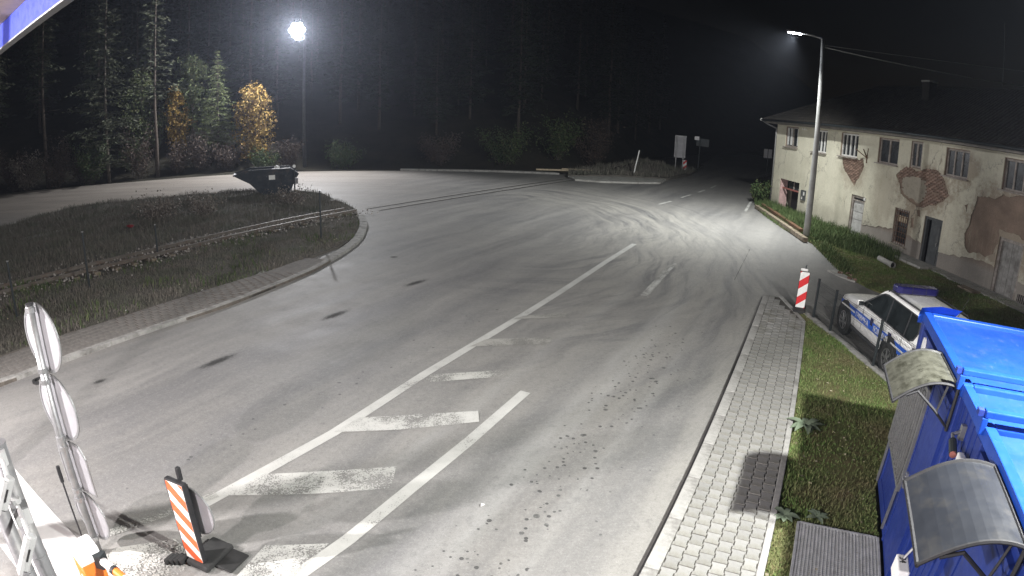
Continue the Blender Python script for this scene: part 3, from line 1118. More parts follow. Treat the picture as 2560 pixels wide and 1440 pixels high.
def edge_y(x):
    for (a, b), (c, d) in zip(edge[:-1], edge[1:]):
        if a <= x <= c:
            return b + (d - b) * (x - a) / (c - a)
    return 200


HV, idx = [], {}
for i_, x in enumerate(hx):
    for j, u in enumerate(np.linspace(0, 1, 26)):
        y0 = edge_y(x)
        y = y0 + u * u * 150
        d = y - y0
        idx[(i_, j)] = len(HV)
        HV.append((x, y, -.02 - .2 * (d < .1) + .42 * max(0, d - 2.5) ** .98 + (.8 * nz(x, y, .06) + .25 * nz(x, y, .4)) * min(1, d / 6)))
HF = [(idx[(a, b)], idx[(a + 1, b)], idx[(a + 1, b + 1)], idx[(a, b + 1)]) for a in range(len(hx) - 1) for b in range(25)]
hl = MB().add(HV, HF).build('hills', M['hill_soil'], smooth=True)
struct('hills', hl, 'dark wooded hillside rising behind the lot', 'hill')


def hill_z(x, y):
    d = y - edge_y(x)
    if d < 0:
        return 0.0
    return .42 * max(0, d - 2.5) ** .98 + (.8 * nz(x, y, .06) + .25 * nz(x, y, .4)) * min(1, d / 6)
# ================================================================== VEGETATION
def blades(name, poly, n, h, w, zf, m, label, cat, dens=None, lean=.5, seed=1, clump=0.0):
    r = np.random.RandomState(seed)
    P = np.array([(p[0], p[1]) for p in poly])
    lo, hi = P.min(0), P.max(0)
    X = r.uniform(lo[0], hi[0], n * 4)
    Y = r.uniform(lo[1], hi[1], n * 4)
    k = inside_np(poly, X, Y)
    if dens is not None:
        k &= r.uniform(0, 1, len(X)) < dens(X, Y)
    X, Y = X[k][:n], Y[k][:n]
    n = len(X)
    Z = np.array([zf(a, b) for a, b in zip(X, Y)])
    H = r.uniform(h[0], h[1], n) * (0.6 + .8 * np.clip(.5 + .9 * np.array([nz(a, b, .9, 7) for a, b in zip(X, Y)]), 0, 1))
    A = r.uniform(0, 2 * math.pi, n)
    LN = H * r.uniform(.1, lean, n)
    B = A + r.uniform(-.6, .6, n) + math.pi / 2
    W = w * r.uniform(.6, 1.4, n)
    b0 = np.stack([X + np.cos(B) * W / 2, Y + np.sin(B) * W / 2, Z - .02], 1)
    b1 = np.stack([X - np.cos(B) * W / 2, Y - np.sin(B) * W / 2, Z - .02], 1)
    mx, my = X + np.cos(A) * LN * .35, Y + np.sin(A) * LN * .35
    m0 = np.stack([mx + np.cos(B) * W * .4, my + np.sin(B) * W * .4, Z + H * .6], 1)
    m1 = np.stack([mx - np.cos(B) * W * .4, my - np.sin(B) * W * .4, Z + H * .6], 1)
    tp = np.stack([X + np.cos(A) * LN, Y + np.sin(A) * LN, Z + H], 1)
    V = np.stack([b0, b1, m0, m1, tp], 1).reshape(-1, 3)
    o = np.arange(n)[:, None] * 5
    F = np.concatenate([o + np.array([[0, 1, 3]]), o + np.array([[0, 3, 2]]), o + np.array([[2, 3, 4]])], 1).reshape(-1, 3)
    q = fast_mesh(name, V, F, m)
    return tag(q, label, cat, None, 'stuff')


def bare(cx, cy, r_):
    return lambda X, Y: 1 - .85 * np.exp(-(((X - cx) ** 2 + (Y - cy) ** 2) / r_ ** 2))


def dens1(X, Y):
    d = np.ones_like(X)
    for cx, cy, r_, k in ((6.1, 9.2, .55, .9), (5.35, 7.7, .5, .85), (6.6, 10.3, .4, .8), (4.9, 6.9, .6, .8), (4.4, 6.2, .35, .7)):
        d *= 1 - k * np.exp(-((X - cx) ** 2 + (Y - cy) ** 2) / r_ ** 2)
    return d


blades('grass', LAWN1, 52000, (.02, .055), .011, lambda x, y: lawn_z(x, y) + .02, M['lawn'], 'short patchy lawn grass between the pavement and the container', 'grass', dens1, .9, 1)
LAWN2N = [(15.3, 36.5), (14.45, 34.2), (13.8, 31.3), (13.1, 27.2), (13.05, 24.0), (12.15, 20.7), (11.6, 18.6), (11.65, 17.0), (12.2, 14.9), (12.6, 12), (17.6, 12), (17.1, 24), (16.2, 36.6)]
blades('grass', LAWN2N, 64000, (.025, .07), .015, lawn_z, M['lawn'], 'mown grass in front of the old house', 'grass', None, .9, 2)
WEED = [(15.6, 37.4), (14.9, 35.6), (14.6, 33.6), (14.2, 31.0), (13.6, 27.5), (13.7, 25.0), (13.9, 23.3), (14.6, 21.5), (16.0, 21.3), (16.9, 22.6), (16.9, 27), (16.4, 34), (16.1, 37)]
blades('weeds', WEED, 13000, (.1, .42), .02, lawn_z, M['weeds'], 'tall green weeds growing along the house wall and around the lamp post', 'weeds', None, .8, 3)
EDGE = [(15.2, 36.4), (14.3, 34.0), (13.6, 31.0), (13.0, 27.4), (12.95, 24), (12.05, 20.8), (11.5, 18.6), (12.1, 18.5), (12.9, 20.8), (13.8, 24), (13.9, 27), (14.3, 31), (15, 34), (15.8, 36)]
blades('weeds', EDGE, 5000, (.05, .22), .02, lawn_z, M['weeds'], 'ragged grass tufts along the edge between asphalt and lawn', 'weeds', None, 1.0, 4)


def verge_d(X, Y):
    # thin on the track
    d = np.ones_like(X)
    P = np.array([(p.x, p.y) for p in polyline(offset(onv, -.4), .5)])
    D = np.sqrt(((X[:, None] - P[None, :, 0]) ** 2 + (Y[:, None] - P[None, :, 1]) ** 2)).min(1)
    return np.where(D < .75, .12, np.where(D < 1.2, .5, 1.0))


VN = [p for p in VERGE if p[1] > 1] + [(-20, 6)]
VNEAR = [(-14.0, 5.6), (-12.4, 7.3), (-10.96, 9.04), (-10.35, 10.35), (-9.72, 11.5), (-8.52, 13.9), (-7.3, 16.25), (-6.5, 18.3), (-6.0, 20), (-5.9, 21.5), (-6.15, 23.3), (-6.9, 25.9), (-8.5, 26), (-12.6, 18.5), (-15.7, 13.4), (-19, 8)]
VFAR = [(-19, 8), (-15.7, 13.4), (-12.6, 18.5), (-8.6, 26), (-7.4, 27.6), (-9.1, 30.3), (-11.2, 33.5), (-13.2, 34.6), (-17.0, 34.4), (-19.8, 33), (-23, 31), (-26.0, 29.2), (-26.7, 27), (-26.4, 24.5), (-27.3, 21), (-30, 16)]
blades('dry_grass', VNEAR, 44000, (.03, .12), .012, verge_z, M['dry_grass'], 'dull dry grass between the left pavement and the railway track', 'grass', verge_d, .9, 5)
blades('weeds', VNEAR, 9000, (.05, .22), .02, verge_z, M['weeds'], 'green weeds among the dry grass near the left pavement', 'weeds', lambda X, Y: np.clip(.1 + 1.6 * np.array([nz(a, b, .55, 3) for a, b in zip(X, Y)]), 0, 1) ** 1.2, .9, 8)
blades('dry_grass', VFAR, 76000, (.07, .28), .013, verge_z, M['dry_grass'], 'tall reddish dry grass between the railway track and the lot', 'grass', verge_d, .7, 6)
blades('dry_grass', [(3.9, 45.3), (7.2, 46.8), (11.9, 47.2), (15.6, 53), (17.4, 57), (14, 62), (8, 55), (4.2, 48.4)], 6000, (.1, .5), .03, mound_z, M['dry_grass'], 'rough grass on the far earth island', 'grass', None, .8, 7)


def quads(C, U, Vv):
    """C centres, U, V half axes (n,3)"""
    n = len(C)
    V = np.stack([C - U - Vv, C + U - Vv, C + U + Vv, C - U + Vv], 1).reshape(-1, 3)
    F = (np.arange(n)[:, None] * 4 + np.arange(4)[None]).astype(int)
    return V, F


def rand_dirs(r, n):
    v = r.normal(0, 1, (n, 3))
    return v / np.linalg.norm(v, axis=1, keepdims=True)


def limb_mesh(mb, p0, p1, r0, r1, seed, k=3, n=5):
    rr = random.Random(seed)
    p0, p1 = Vector(p0), Vector(p1)
    pts = [p0.lerp(p1, i / k) + (Vector((rr.uniform(-1, 1), rr.uniform(-1, 1), rr.uniform(-.5, .5))) * (p1 - p0).length * .06 if 0 < i < k else Vector()) for i in range(k + 1)]
    mb.tube(pts, [r0 + (r1 - r0) * i / k for i in range(k + 1)], n)


def conifer(h, r, seed, leafm, barkm, base=.12, dens=1.0, spray=.34, bare_low=.0):
    """returns (crown mesh data, trunk mesh data) as two mesh objects, unparented"""
    q = np.random.RandomState(seed)
    tb = MB()
    pts = [(q.normal(0, .02) * h * .1, q.normal(0, .02) * h * .1, h * t) for t in np.linspace(0, .97, 8)]
    tb.tube(pts, [max(.015, (.0078 * h + .025) * (1 - t * .95)) for t in np.linspace(0, 1, 8)], 7)
    C, U, Vv = [], [], []
    z = base * h
    while z < h * .98:
        f = (z / h - base) / (1 - base)
        R0 = r * (1 - f) ** .75 * (1.0 if f > .1 else .65 + 3.5 * f) * q.uniform(.7, 1.1)
        nb = int(q.randint(4, 8))
        a0 = q.uniform(0, 6.28)
        for b in range(nb):
            if q.uniform() < .16:
                continue
            a = a0 + b * 6.28 / nb + q.normal(0, .25)
            L = R0 * q.uniform(.55, 1.15)
            tip = np.array((math.cos(a) * L, math.sin(a) * L, -L * q.uniform(.05, .35) + .12 * L))
            if z < h * (base + bare_low):
                tb.tube([(0, 0, z), tuple(tip * .8 + (0, 0, z))], [.02, .006], 3)
                continue
            tb.tube([(0, 0, z), tuple(tip * .85 + np.array((0, 0, z)))], [.012 + .004 * L, .005], 3, False)
            m = max(3, int(L * 9 * dens))
            t = q.uniform(.18, 1.0, m)
            c = tip[None] * t[:, None] + np.array((0, 0, z)) + q.normal(0, .06 + .05 * L, (m, 3)) * np.array((1, 1, .5))
            side = np.array((-math.sin(a), math.cos(a), 0))
            d = (tip / np.linalg.norm(tip))[None] * q.uniform(.2, 1, (m, 1)) + side[None] * q.uniform(-1, 1, (m, 1)) + np.array((0, 0, 1)) * q.uniform(-.5, .25, (m, 1))
            d /= np.linalg.norm(d, axis=1, keepdims=True)
            e = np.cross(d, rand_dirs(q, m))
            e /= np.linalg.norm(e, axis=1, keepdims=True)
            s = spray * q.uniform(.5, 1.1, (m, 1)) * (.6 + .4 * (1 - f))
            C.append(c)
            U.append(d * s * .5)
            Vv.append(e * s * .13)
        z += h * q.uniform(.014, .026) + .05
    V, F = quads(np.concatenate(C), np.concatenate(U), np.concatenate(Vv))
    cr = fast_mesh('crown', V, F, leafm)
    tr = tb.build('trunk', barkm, smooth=True)
    return cr, tr


def leafy(h, r, seed, leafm, barkm, lobes=9, nleaf=4200, size=.1, low=.1, shape=(1, 1, 1.0)):
    q = np.random.RandomState(seed)
    tb = MB()
    top = h * .75
    pts = [(q.normal(0, .06), q.normal(0, .06), top * t) for t in np.linspace(0, 1, 5)]
    tb.tube(pts, [(.012 * h + .02) * (1 - .8 * t) for t in np.linspace(0, 1, 5)], 6)
    C, U, Vv = [], [], []
    for k in range(lobes):
        f = (k + .5) / lobes
        z = h * (low + (1 - low) * f * .93)
        prof = math.sin(math.pi * min(1, .12 + .85 * f)) ** .7
        a = k * 2.4 + q.uniform(0, 1)
        rad_ = r * prof * q.uniform(.25, .6)
        c = np.array((math.cos(a) * rad_ * shape[0], math.sin(a) * rad_ * shape[1], z))
        limb_mesh(tb, (0, 0, z * .62), tuple(c), .012 * h * .5 + .01, .008, seed + k)
        R0 = r * (.34 + .34 * prof) * q.uniform(.75, 1.15)
        m = int(nleaf / lobes)
        d = rand_dirs(q, m)
        rr = R0 * q.uniform(.25, 1, (m, 1)) ** .6
        # twiggy sub-clumps
        sub = rand_dirs(q, 16) * R0 * q.uniform(.5, 1.1, (16, 1))
        pick = q.randint(0, 16, m)
        cc = c + np.where(q.uniform(0, 1, (m, 1)) < .7, sub[pick] + d * R0 * .28 * q.uniform(0, 1, (m, 1)), d * rr) * np.array((1, 1, h / (lobes * R0 * .62 + .001) if False else 1.0))
        e = rand_dirs(q, m)
        g = np.cross(e, rand_dirs(q, m))
        g /= np.linalg.norm(g, axis=1, keepdims=True)
        s = size * q.uniform(.5, 1.2, (m, 1))
        C.append(cc)
        U.append(e * s * .5)
        Vv.append(g * s * .35)
    C = np.concatenate(C)
    C[:, 2] = np.maximum(C[:, 2], .05)
    V, F = quads(C, np.concatenate(U), np.concatenate(Vv))
    return fast_mesh('crown', V, F, leafm), tb.build('trunk', barkm, smooth=True)


def bush(h, r, seed, leafm, nleaf=2200, size=.09, twig=True):
    q = np.random.RandomState(seed)
    tb = MB()
    C, U, Vv = [], [], []
    ns = 16
    for k in range(ns):
        a = q.uniform(0, 6.28)
        d = np.array((math.cos(a) * r * q.uniform(.1, 1), math.sin(a) * r * q.uniform(.1, 1), h * q.uniform(.55, 1)))
        limb_mesh(tb, (d[0] * .12, d[1] * .12, 0), tuple(d), .016, .004, seed * 31 + k, 3, 4)
        m = nleaf // ns
        t = q.uniform(.25, 1.05, (m, 1))
        cc = d[None] * t + q.normal(0, .1 * r + .05, (m, 3))
        e = rand_dirs(q, m)
        g = np.cross(e, rand_dirs(q, m))
        g /= np.linalg.norm(g, axis=1, keepdims=True)
        s = size * q.uniform(.5, 1.2, (m, 1))
        C.append(cc)
        U.append(e * s * .5)
        Vv.append(g * s * .3)
    C = np.concatenate(C)
    C[:, 2] = np.maximum(C[:, 2], .02)
    V, F = quads(C, np.concatenate(U), np.concatenate(Vv))
    return fast_mesh('leaves', V, F, leafm), tb.build('stems', M['bark'])


def plant(name, parts, label, cat, x, y, z=None, rz=0.0, s=1.0, group=None):
    t = thing(name, label, cat, (x, y, hill_z(x, y) - .05 if z is None else z), rz, group)
    t.scale = (s, s, s)
    for p in parts:
        p.parent = t
    return t


# the three tall pines whose trunks catch the lamp
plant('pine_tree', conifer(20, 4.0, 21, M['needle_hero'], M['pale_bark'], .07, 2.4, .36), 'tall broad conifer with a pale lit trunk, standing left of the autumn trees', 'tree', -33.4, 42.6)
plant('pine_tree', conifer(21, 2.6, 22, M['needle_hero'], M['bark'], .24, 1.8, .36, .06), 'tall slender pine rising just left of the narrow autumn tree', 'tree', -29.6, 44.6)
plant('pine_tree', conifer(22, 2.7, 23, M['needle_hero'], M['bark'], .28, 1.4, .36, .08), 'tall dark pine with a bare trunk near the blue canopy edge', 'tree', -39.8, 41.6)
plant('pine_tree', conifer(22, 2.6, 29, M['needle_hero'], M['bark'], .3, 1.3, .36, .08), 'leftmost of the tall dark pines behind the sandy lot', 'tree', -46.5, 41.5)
# autumn trees and young conifers
plant('autumn_tree', leafy(6.1, 1.35, 31, M['leaf_yellow'], M['bark'], 13, 5200, .12, .1), 'narrow yellow autumn tree left of the skip', 'tree', -30.0, 48.6)
plant('autumn_tree', leafy(6.6, 2.05, 32, M['leaf_yellow'], M['bark'], 15, 7600, .13, .06), 'wide orange yellow autumn tree directly behind the skip', 'tree', -22.4, 49.2)
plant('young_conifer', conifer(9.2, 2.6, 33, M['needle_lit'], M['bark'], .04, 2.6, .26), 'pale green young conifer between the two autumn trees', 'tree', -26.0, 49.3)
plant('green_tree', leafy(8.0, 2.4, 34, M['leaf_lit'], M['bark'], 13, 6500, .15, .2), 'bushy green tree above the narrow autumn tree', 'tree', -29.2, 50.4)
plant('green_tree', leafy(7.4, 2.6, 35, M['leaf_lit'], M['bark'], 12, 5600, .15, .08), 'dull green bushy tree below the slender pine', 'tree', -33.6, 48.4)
# shrubs along the lot edge
for k, (x, y, h, r_, mm, lab) in enumerate((
        (-31.0, 44.0, 4.2, 2.3, 'leaf_brown', 'tall twiggy shrub at the foot of the slender pine'),
        (-28.4, 45.8, 2.6, 1.6, 'leaf_brown', 'dusky shrub just left of the narrow autumn tree'),
        (-34.5, 41.6, 3.6, 1.9, 'leaf_green', 'rank green shrub in front of the broad conifer'),
        (-37.8, 40.8, 4.4, 2.2, 'leaf_brown', 'high tangled shrub between the broad conifer and the dark pine'),
        (-40.8, 39.9, 3.0, 1.9, 'leaf_pale', 'bare pale twigged shrub under the dark pine'),
        (-45.5, 38.9, 3.6, 2.2, 'leaf_pale', 'bare pale shrub at the leftmost end of the lot edge'),
        (-24.3, 47.4, 2.2, 1.5, 'leaf_brown', 'low dark shrub close behind the skip'),
        (-20.6, 47.3, 2.0, 1.3, 'leaf_green', 'low green shrub at the foot of the wide autumn tree'),
        (-26.3, 46.6, 3.0, 1.7, 'leaf_brown', 'bare brownish shrub between the two autumn trees'),
        (-19.0, 48.3, 2.6, 1.7, 'leaf_brown', 'dark brownish shrub right of the wide autumn tree'),
        (-36.0, 42.6, 2.8, 2.0, 'leaf_brown', 'brownish shrub at the foot of the broad conifer'),
        (-43.0, 40.4, 3.4, 2.0, 'leaf_brown', 'pale twiggy shrub at the left end of the lot'),
        (-33.0, 45.6, 2.2, 1.8, 'leaf_green', 'low green shrub left of the narrow autumn tree'),
        (-14.5, 49.3, 2.2, 2.0, 'leaf_green', 'low dark shrub right of the far lamp post'),
        (-1.0, 51.5, 3.4, 2.8, 'leaf_green', 'dim green bush behind the far lot kerb, left one'),
        (3.5, 53.0, 4.2, 2.6, 'leaf_green', 'dim green bush behind the far lot kerb, taller middle one'),
        (7.2, 55.5, 4.6, 2.6, 'leaf_brown', 'dim olive bush behind the far pavement corner'),
        (-6.5, 51.0, 2.4, 2.4, 'leaf_brown', 'low dim bush in the middle of the far lot edge'))):
    plant('shrub', bush(h, r_, 40 + k, M[mm], 2600, .13), lab, 'shrub', x, y)

# dark conifers of the wood: three kinds, copied
kinds = []
for k, (h, r_) in enumerate(((17, 2.9), (14, 3.1), (19, 2.6))):
    kinds.append(conifer(h, r_, 60 + k, M['needle'], M['bark'], .12, .8, .5))
WOOD = 'conifers of the dark wood on the hillside'
WLAB = 'dark conifer among the crowded trees of the wooded hillside'
spots = []
rr = random.Random(9)
for k in range(400):
    x = rr.uniform(-75, 22)
    d = rr.uniform(6, 45)
    y = edge_y(x) + d
    if all((x - a) ** 2 + (y - b) ** 2 > 12 for a, b in spots) and not (-36 < x < -18 and d < 8):
        spots.append((x, y))
    if len(spots) >= 110:
        break
first = set()
for i_, (x, y) in enumerate(spots):
    k = i_ % 3
    parts = kinds[k]
    if k in first:
        parts = [copy_tree(p) for p in parts]
    first.add(k)
    plant('conifer', parts, WLAB, 'tree', x, y, rz=rr.uniform(0, 6), s=rr.uniform(.75, 1.2), group=WOOD)


# broad leaf weeds and rank clumps on the verge and lawn
def rosette(n, L, w, seed, m, up=.5):
    r_ = random.Random(seed)
    out = []
    for k in range(n):
        a = k * 2.4 + r_.uniform(-.3, .3)
        l, ww = L * r_.uniform(.6, 1.1), w * r_.uniform(.7, 1.1)
        lift = r_.uniform(.2, 1) * up
        mb = MB()
        V, F = [], []
        for i_ in range(6):
            t = i_ / 5
            x = l * t
            z = l * lift * (t - .9 * t * t) + .02
            hw = ww * math.sin(math.pi * min(.97, .12 + .86 * t)) * .5
            V += [(x, -hw, z + .25 * hw), (x, 0, z), (x, hw, z + .25 * hw)]
        for i_ in range(5):
            b = i_ * 3
            F += [(b, b + 3, b + 4, b + 1), (b + 1, b + 4, b + 5, b + 2)]
        c, s = math.cos(a), math.sin(a)
        mb.add([(x * c - y * s, x * s + y * c, z) for x, y, z in V], F)
        out.append(mb.build('leaf', m, smooth=True))
    return out


plant('broadleaf_weed', rosette(15, .34, .13, 3, M['leaf_weed'], .8), 'large pale leafed weed hanging over the pavement edging', 'weed', 4.86, 8.0, .08)
plant('broadleaf_weed', rosette(8, .24, .1, 4, M['leaf_weed'], .6), 'small leafy weed beside the pavement near the steel grating', 'weed', 3.52, 5.72, .08)
plant('broadleaf_weed', rosette(7, .18, .08, 6, M['leaf_weed'], .6), 'small dark weed in the lawn just above the steel grating', 'weed', 3.95, 5.62, .08)
plant('broadleaf_weed', rosette(18, .6, .16, 5, M['leaf_green'], 1.0), 'big leafy weed in front of the boarded door', 'weed', 16.3, 25.4, .06)
plant('broadleaf_weed', rosette(16, .55, .15, 8, M['leaf_green'], 1.0), 'leafy dock plant at the foot of the grated window', 'weed', 16.2, 23.6, .06)
plant('seed_head_plant', bush(1.0, 1.6, 71, M['leaf_pale'], 1500, .09), 'pale fluffy seed heads on the verge left of the skip', 'plant', -16.8, 24.6, .05)
plant('seed_head_plant', bush(.9, 1.3, 72, M['leaf_pale'], 900, .08), 'sparse pale seed heads in front of the skip', 'plant', -11.4, 29.0, .05)
plant('seed_head_plant', bush(1.0, 1.2, 73, M['leaf_pale'], 900, .08), 'pale seed heads on the verge below the skip label', 'plant', -14.4, 25.8, .05)
plant('shrub', bush(1.3, .8, 74, M['leaf_green'], 1500, .12), 'leafy green shrub at the far left corner of the house', 'shrub', 15.6, 36.6, .05)


def scraps(name, poly, n_, zf, s, m, label, seed):
    r_ = np.random.RandomState(seed)
    P = np.array([(p[0], p[1]) for p in poly])
    lo, hi = P.min(0), P.max(0)
    X, Y = r_.uniform(lo[0], hi[0], n_ * 4), r_.uniform(lo[1], hi[1], n_ * 4)
    k = inside_np(poly, X, Y)
    X, Y = X[k][:n_], Y[k][:n_]
    m_ = len(X)
    C = np.stack([X, Y, np.array([zf(a, b) for a, b in zip(X, Y)]) + r_.uniform(.02, .06, m_)], 1)
    e = rand_dirs(r_, m_) * np.array((1, 1, .25))
    g = np.cross(e, np.array((0, 0, 1.0)) + .4 * rand_dirs(r_, m_))
    sz = s * r_.uniform(.4, 1.2, (m_, 1))
    V, F = quads(C, e * sz, g * sz * .6)
    return tag(fast_mesh(name, V, F, m), label, 'fallen leaves', None, 'stuff')


scraps('fallen_leaves', LAWN1, 420, lambda x, y: lawn_z(x, y) + .02, .022, M['fallen'], 'small pale fallen leaves scattered over the near lawn', 3)
scraps('fallen_leaves', LAWN2N, 380, lawn_z, .03, M['fallen'], 'small pale fallen leaves scattered over the lawn by the house', 4)
scraps('fallen_leaves', VNEAR, 260, lambda x, y: verge_z(x, y) + .06, .03, M['fallen'], 'pale scraps and leaves caught in the verge grass', 5)
# ================================================================== LAMPS
def light(name, kind, loc, power, parent, size=.15, col=(1, 1, 1), aim=None, cone=150, blend=.5):
    ld = bpy.data.lights.new(name, kind)
    ld.energy = power
    ld.color = col
    if kind in ('POINT', 'SPOT'):
        ld.shadow_soft_size = size
    if kind == 'SPOT':
        ld.spot_size = rad(cone)
        ld.spot_blend = blend
    o = bpy.data.objects.new(name, ld)
    COL.objects.link(o)
    o.location = loc
    o.parent = parent
    if aim is not None:
        o.rotation_euler = (Vector(aim)).to_track_quat('-Z', 'Y').to_euler()
    return o


M['lens_r'] = emit_mat('lit_street_lamp_lens', (.86, .93, 1.0), 45)
M['lens_l'] = emit_mat('lit_floodlight_lens', (.9, .95, 1.0), 110)
M['lens_c'] = emit_mat('lit_canopy_lens', (1.0, .93, .92), 30)

lr = thing('street_lamp', 'tall tapered grey street lamp in front of the old house', 'street lamp', (13.29, 25.15, 0))
MB().tube([(0, 0, -.2), (0, 0, 1.2), (0, 0, 4.5), (0, 0, 9.08)], [.165, .155, .125, .078], 18).build('pole', M['pole'], lr, smooth=True)
MB().tube([(0, 0, 9.0), (-.08, .04, 9.12), (-.45, .24, 9.2), (-.95, .5, 9.26)], [.05, .05, .045, .04], 8).build('arm', M['pole'], lr, smooth=True)
hd = MB()
U_ = Vector((-.884, .468, .06)).normalized()
V_ = Vector((.468, .884, 0))
W_ = U_.cross(V_)
hp = [(-.38, -.09), (-.2, -.16), (.25, -.17), (.4, -.1), (.4, .1), (.25, .17), (-.2, .16), (-.38, .09)]
hd.frame_prism(Vector((-1.12, .59, 9.29)), U_, V_, W_, hp, -.05, .05)
head = hd.build('lamp_head', M['grey_paint'], lr, bevel=.02)
lens = MB().frame_prism(Vector((-1.12, .59, 9.29)), U_, V_, W_, [(a * .8, b * .8) for a, b in hp], -.085, -.053) if W_.z > 0 else MB().frame_prism(Vector((-1.12, .59, 9.29)), U_, V_, W_, [(a * .8, b * .8) for a, b in hp], .053, .085)
lens.build('lamp_glass', M['lens_r'], head)
light('lamp_light', 'SPOT', (-1.12, .59, 9.12), LAMP_R_POWER, lr, .16, (.98, 1.0, .98), (-.60, .60, -.85), 168, 1.0)
MB().tube([(0, 0, 8.7), (.12, 0, 8.72)], [.02, .02], 6).build('cable_hook', M['dark_steel'], lr)

ll = thing('street_lamp', 'very bright floodlight on a tall thin mast at the far edge of the lot', 'street lamp', (-17.9, 49.5, 0))
MB().tube([(0, 0, -.2), (0, 0, 5), (0, 0, 11.3)], [.17, .13, .09], 12).build('pole', M['mast'], ll, smooth=True)
FD = Vector((.22, -.93, -.20)).normalized()
FS = FD.cross(Vector((0, 0, 1))).normalized()
FU = FS.cross(FD)
FC = Vector((-.62, -.22, 11.75))
MB().bar((0, 0, 11.25), tuple(FC - FD * .2 - FU * .1), .07, .07).build('bracket', M['dark_steel'], ll)
for k in range(7):  # extra heads added so the cluster fills the lamp's round glare
    an_k = k * math.pi / 3
    c_ = FC + ((FS * math.cos(an_k) + FU * math.sin(an_k)) * .47 if k < 6 else Vector((0, 0, 0)))
    fh = MB().disc(c_ - FD * .09, FD, .235, .16, 22).build('lamp_head', M['dark_steel'], ll)
    MB().disc(c_ + FD * .012, FD, .222, .03, 22).build('lamp_glass', M['lens_l'], fh)
MB().tube([FC - FD * .2 - FS * .6, FC - FD * .2 + FS * .6], .04, 8).build('crossbar', M['dark_steel'], ll)
MB().frame_prism(FC - FU * .78, FS, FD, FU, [(-.72, -.2), (.1, -.2), (.1, .62), (-.75, .62)], -.012, .012).build('light_blocker', M['dark_steel'], ll)  # plate added below the lamps to keep their light off the pole
light('lamp_light', 'SPOT', tuple(FC + FD * .3), LAMP_L_POWER, ll, .3, (.97, .97, 1.0), (-.32, -.85, -.35), 172, .35)

# ================================================================== CANOPY (over and behind the camera)
cp = thing('canopy', 'blue edged canopy roof of the checkpoint seen from below', 'canopy', (0, 0, 0))
A_, B_ = Vector((-1.05, 2.22)), Vector((-8.2, 6.70))
dn = (B_ - A_).normalized()
nn = Vector((dn.y, -dn.x))          # away from the camera side
if nn.y < 0:
    nn = -nn
q = lambda p, z: (p.x, p.y, z)
MB().prism([tuple(A_), tuple(B_), tuple(B_ + nn * .06), tuple(A_ + nn * .06)], 5.6, 5.86).build('fascia', M['fascia_blue'], cp)
MB().prism([tuple(A_ - nn * .01 + dn * .0), tuple(B_ - nn * .01), tuple(B_ + nn * .075), tuple(A_ + nn * .075)], 5.585, 5.6).build('drip_edge', M['galv'], cp)
B2_ = B_ + dn * 3.5
SP = [tuple(A_), tuple(B2_), tuple(B2_ - nn * 9), tuple(A_ - nn * 9)]
MB().prism(SP, 5.862, 6.05).build('roof', M['soffit_beige'], cp)
for k in range(5):
    p = A_.lerp(B_, .2 + .18 * k)
    MB().bar(q(p - nn * .1, 5.855), q(p - nn * 6.5, 5.855), .05, .012).build('soffit_joint', M['wood'], cp)
MB().tube([q(A_.lerp(B_, .70) - nn * 2.2, -.1), q(A_.lerp(B_, .70) - nn * 2.2, 5.86)], [.12, .12], 14).build('column', M['grey_paint'], cp, smooth=True)
def canopy_lamp(label, loc, power, aim, cone, col):
    cl = thing('canopy_light', label, 'floodlight', loc)
    fh = MB().box((0, 0, -.05), (.5, .34, .09)).build('housing', M['grey_paint'], cl, bevel=.01)
    MB().box((0, 0, -.105), (.44, .28, .015)).build('lamp_glass', M['lens_c'], fh)
    light('lamp_light', 'SPOT', (0, 0, -.2), power, cl, .12, col, aim, cone, .8)


canopy_lamp('lit floodlight under the checkpoint canopy, nearest the camera', (-6.6, -3.2, 5.80), CANOPY_POWER, (.22, .82, -.6), 138, (1.0, .92, .93))
canopy_lamp('lit floodlight under the far left end of the checkpoint canopy', (-11.0, 1.2, 5.80), CANOPY_POWER_2, (.8, .5, -.62), 112, (1.0, .95, .95))
fm = thing('floodlight_mast', 'lit floodlight on a short mast standing on the blue container roof', 'floodlight', (5.2, 1.74, 2.66))
MB().tube([(0, 0, -.04), (0, 0, 3.9)], [.05, .04], 10).build('mast', M['galv'], fm)
fh = MB().box((-.12, .12, 3.95), (.42, .42, .1), Matrix.Rotation(.6, 3, 'Z')).build('lamp_head', M['grey_paint'], fm, bevel=.02)
MB().box((-.12, .12, 3.893), (.36, .36, .012), Matrix.Rotation(.6, 3, 'Z')).build('lamp_glass', M['lens_c'], fh)
light('lamp_light', 'SPOT', (-.12, .12, 3.78), MAST_POWER, fm, .10, (1.0, 1.0, .96), (-.42, .38, -.8), 150, 1.0)

# ================================================================== OLD HOUSE
H0 = Vector((16.34, 36.33, 0))
HR = math.atan2(-.9976, .0693)
house = thing('house', 'long derelict two storey house with peeling cream plaster and bricks showing', 'house', H0, HR)
HL, HD, HZ = 25.0, 9.0, 5.17
WINS = [(1.20, 2.70, 3.86, 5.06), (4.55, 5.92, 3.82, 5.05), (7.38, 8.92, 3.86, 5.04), (10.72, 12.24, 3.85, 5.02), (13.18, 13.93, 3.93, 5.05), (15.52, 16.90, 3.87, 4.98), (18.87, 20.35, 3.82, 4.96), (22.3, 23.8, 3.82, 4.95)]
GRAT = (12.55, 13.57, .38, 1.98)
rect = lambda w: [(w[0], w[2]), (w[1], w[2]), (w[1], w[3]), (w[0], w[3])]
DOORS = [(.95, 3.40, 1.84), (8.86, 10.05, 2.03), (14.66, 15.84, 2.02), (19.15, 20.45, 2.12)]


